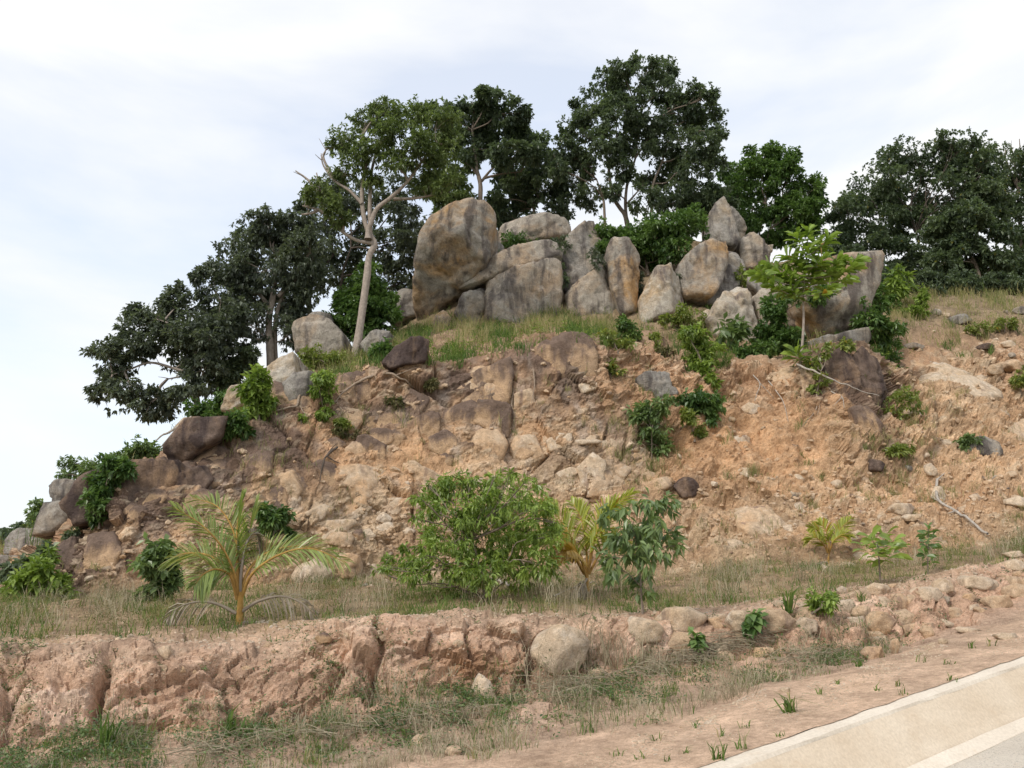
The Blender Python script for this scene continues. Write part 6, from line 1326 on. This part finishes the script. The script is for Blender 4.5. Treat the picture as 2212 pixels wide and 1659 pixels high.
# ------------------------------------------------------------------ roots, dead branches
def stick(label, pts, r0, mat, name, cat, group, lift=0.05, side=(), Y=None, tap=0.3):
    hp = [hit(u, v) if Y is None else P(u, v, Y) for u, v in pts]; w_ = np.array([h + np.array([0, -lift, lift]) for h in hp])
    if Y is None and len(w_) > 2: w_[1:-1, 1] = 0.25 * w_[:-2, 1] + 0.5 * w_[1:-1, 1] + 0.25 * w_[2:, 1] - 0.05
    b0 = w_[0]; q = smooth_path(w_, 8 * len(w_)); mb = MB()
    q = q + np.stack([0 * q[:, 0], 0 * q[:, 0], r0 * 1.2 * vnoise(q * 4.0, 6)], -1)
    mb.tube(q, r0 * np.linspace(1, tap, len(q)), 7)
    for sp in side:
        s = np.array([(hit(u, v) if Y is None else P(u, v, Y)) + np.array([0, -lift, lift]) for u, v in sp]); k = np.argmin(np.linalg.norm(q - s[0], axis=1)); s[0] = q[k]
        qq = smooth_path(s, 6 * len(s)); mb.tube(qq, r0 * np.linspace(0.6, 0.2, len(qq)), 6)
    return obj(name, mb.mesh(name, M[mat], b0), None, label, cat, group, loc=tuple(b0))
RG = 'tree roots exposed on the cut face'
stick('long root running down from the brow beside the creeper', [(680, 842), (655, 862), (640, 880), (610, 890), (570, 900)], 0.055, 'root', 'root', 'root', RG, side=[[(655, 862), (650, 885), (665, 905)]])
stick('forked root below the foot of the pale kinked trunk', [(808, 815), (780, 828), (755, 845), (725, 868), (705, 885)], 0.05, 'root', 'root', 'root', RG, side=[[(755, 845), (735, 850), (725, 835)], [(725, 868), (738, 890), (735, 905)]])
stick('root arching right of the pale kinked trunk under the brown boulder', [(830, 812), (855, 815), (880, 830), (895, 843)], 0.045, 'root', 'root', 'root', RG, side=[[(855, 815), (880, 805), (900, 797)]])
stick('thin root hanging between the two stained blocks', [(1110, 850), (1108, 880), (1112, 905), (1106, 930)], 0.03, 'root', 'root', 'root', RG)
stick('straight root hanging left of the stained block at the brow', [(1152, 800), (1154, 840), (1150, 875)], 0.03, 'root', 'root', 'root', RG)
stick('dark branching root on the ledge left of the cut blocks', [(730, 970), (705, 990), (695, 1010), (690, 1045)], 0.04, 'bark_dark', 'root', 'root', RG, side=[[(705, 990), (722, 1000), (735, 1005)], [(705, 990), (718, 972), (728, 962)]])
stick('bare pole like branch leaning across the stained ribs', [(1715, 812), (1760, 832), (1810, 852), (1872, 880)], 0.045, 'deadwood', 'dead_branch', 'branch', None, 0.35)
stick('hanging root bundle left of the stained ribs', [(1745, 835), (1765, 855), (1762, 885), (1745, 905), (1730, 925)], 0.035, 'root', 'root', 'root', RG, side=[[(1765, 855), (1768, 880), (1760, 900)]])
stick('thin white root hanging right of the creeper covered shrub', [(1625, 815), (1638, 835), (1636, 855), (1630, 870)], 0.025, 'deadwood', 'root', 'root', RG, side=[[(1638, 835), (1660, 850), (1672, 865)]])
stick('long thin root trailing down the middle of the orange face', [(1660, 825), (1678, 850), (1690, 880), (1702, 915)], 0.025, 'deadwood', 'root', 'root', RG)
stick('short pale root among stones left of the stained ribs', [(1795, 848), (1805, 862), (1808, 885)], 0.025, 'deadwood', 'root', 'root', RG, side=[[(1805, 862), (1795, 880)]])
stick('long bleached dead branch lying on the right slope', [(2025, 1045), (2018, 1075), (2030, 1095), (2060, 1115), (2090, 1135), (2130, 1165)], 0.045, 'deadwood', 'dead_branch', 'branch', None, 0.12, side=[[(2022, 1090), (2010, 1082)], [(2025, 1045), (2040, 1030)], [(2060, 1115), (2045, 1118)]], tap=0.8)
stick('bleached dead branches reaching out over the left brow', [(415, 905), (385, 922), (360, 935), (330, 955)], 0.07, 'deadwood', 'dead_branch', 'branch', None, 0.0, side=[[(385, 922), (365, 945), (342, 972)], [(360, 935), (345, 942)]], Y=29.5)
stick('broken grey stump beside the half buried boulder', [(843, 752), (840, 735), (836, 722)], 0.09, 'deadwood', 'stump', 'stump', None, 0.0, Y=35.0)
stick('grey driftwood branch lying under the light green bush', [(1030, 1275), (1060, 1262), (1090, 1268), (1108, 1282)], 0.05, 'deadwood', 'dead_branch', 'branch', None, 0.1, side=[[(1060, 1262), (1045, 1250)]])
stick('thin fallen branch on the terrace below the second palm', [(1195, 1300), (1225, 1285), (1255, 1272), (1285, 1265)], 0.02, 'deadwood', 'dead_branch', 'branch', None, 0.1)

# ------------------------------------------------------------------ wooded land far to the left
r = np.random.default_rng(77)
FT = 'trees of the far wood on the left'
for (u, v, ru, rv, Y, lab) in ((20, 1165, 46, 26, 120, 'rounded dark crown nearest the left picture edge in the far wood'), (62, 1150, 36, 22, 135, 'dark crown of the far wood left of the skyline bush'),
                               (-40, 1180, 46, 30, 110, 'far wood crown cut by the left picture edge'), (105, 1168, 30, 20, 140, 'far wood crown behind the stacked boulders'), (40, 1205, 50, 24, 95, 'lower crown of the far wood above the broken boulder'), (0, 1225, 50, 22, 85, 'lowest crown of the far wood at the left picture edge')):
    tree(lab, Y, [[(u, v + rv * 1.6), (u, v)]], [(u + r.uniform(-.4, .4) * ru, v + r.uniform(-.35, .5) * rv, ru * 0.5, rv * 0.5) for _ in range(9)], 'lf_mid', 'bark_dark', 4200, 0.5, 0.28, 0.3, group=FT, sink=6.0, brr=0.08, twigr=0.03)
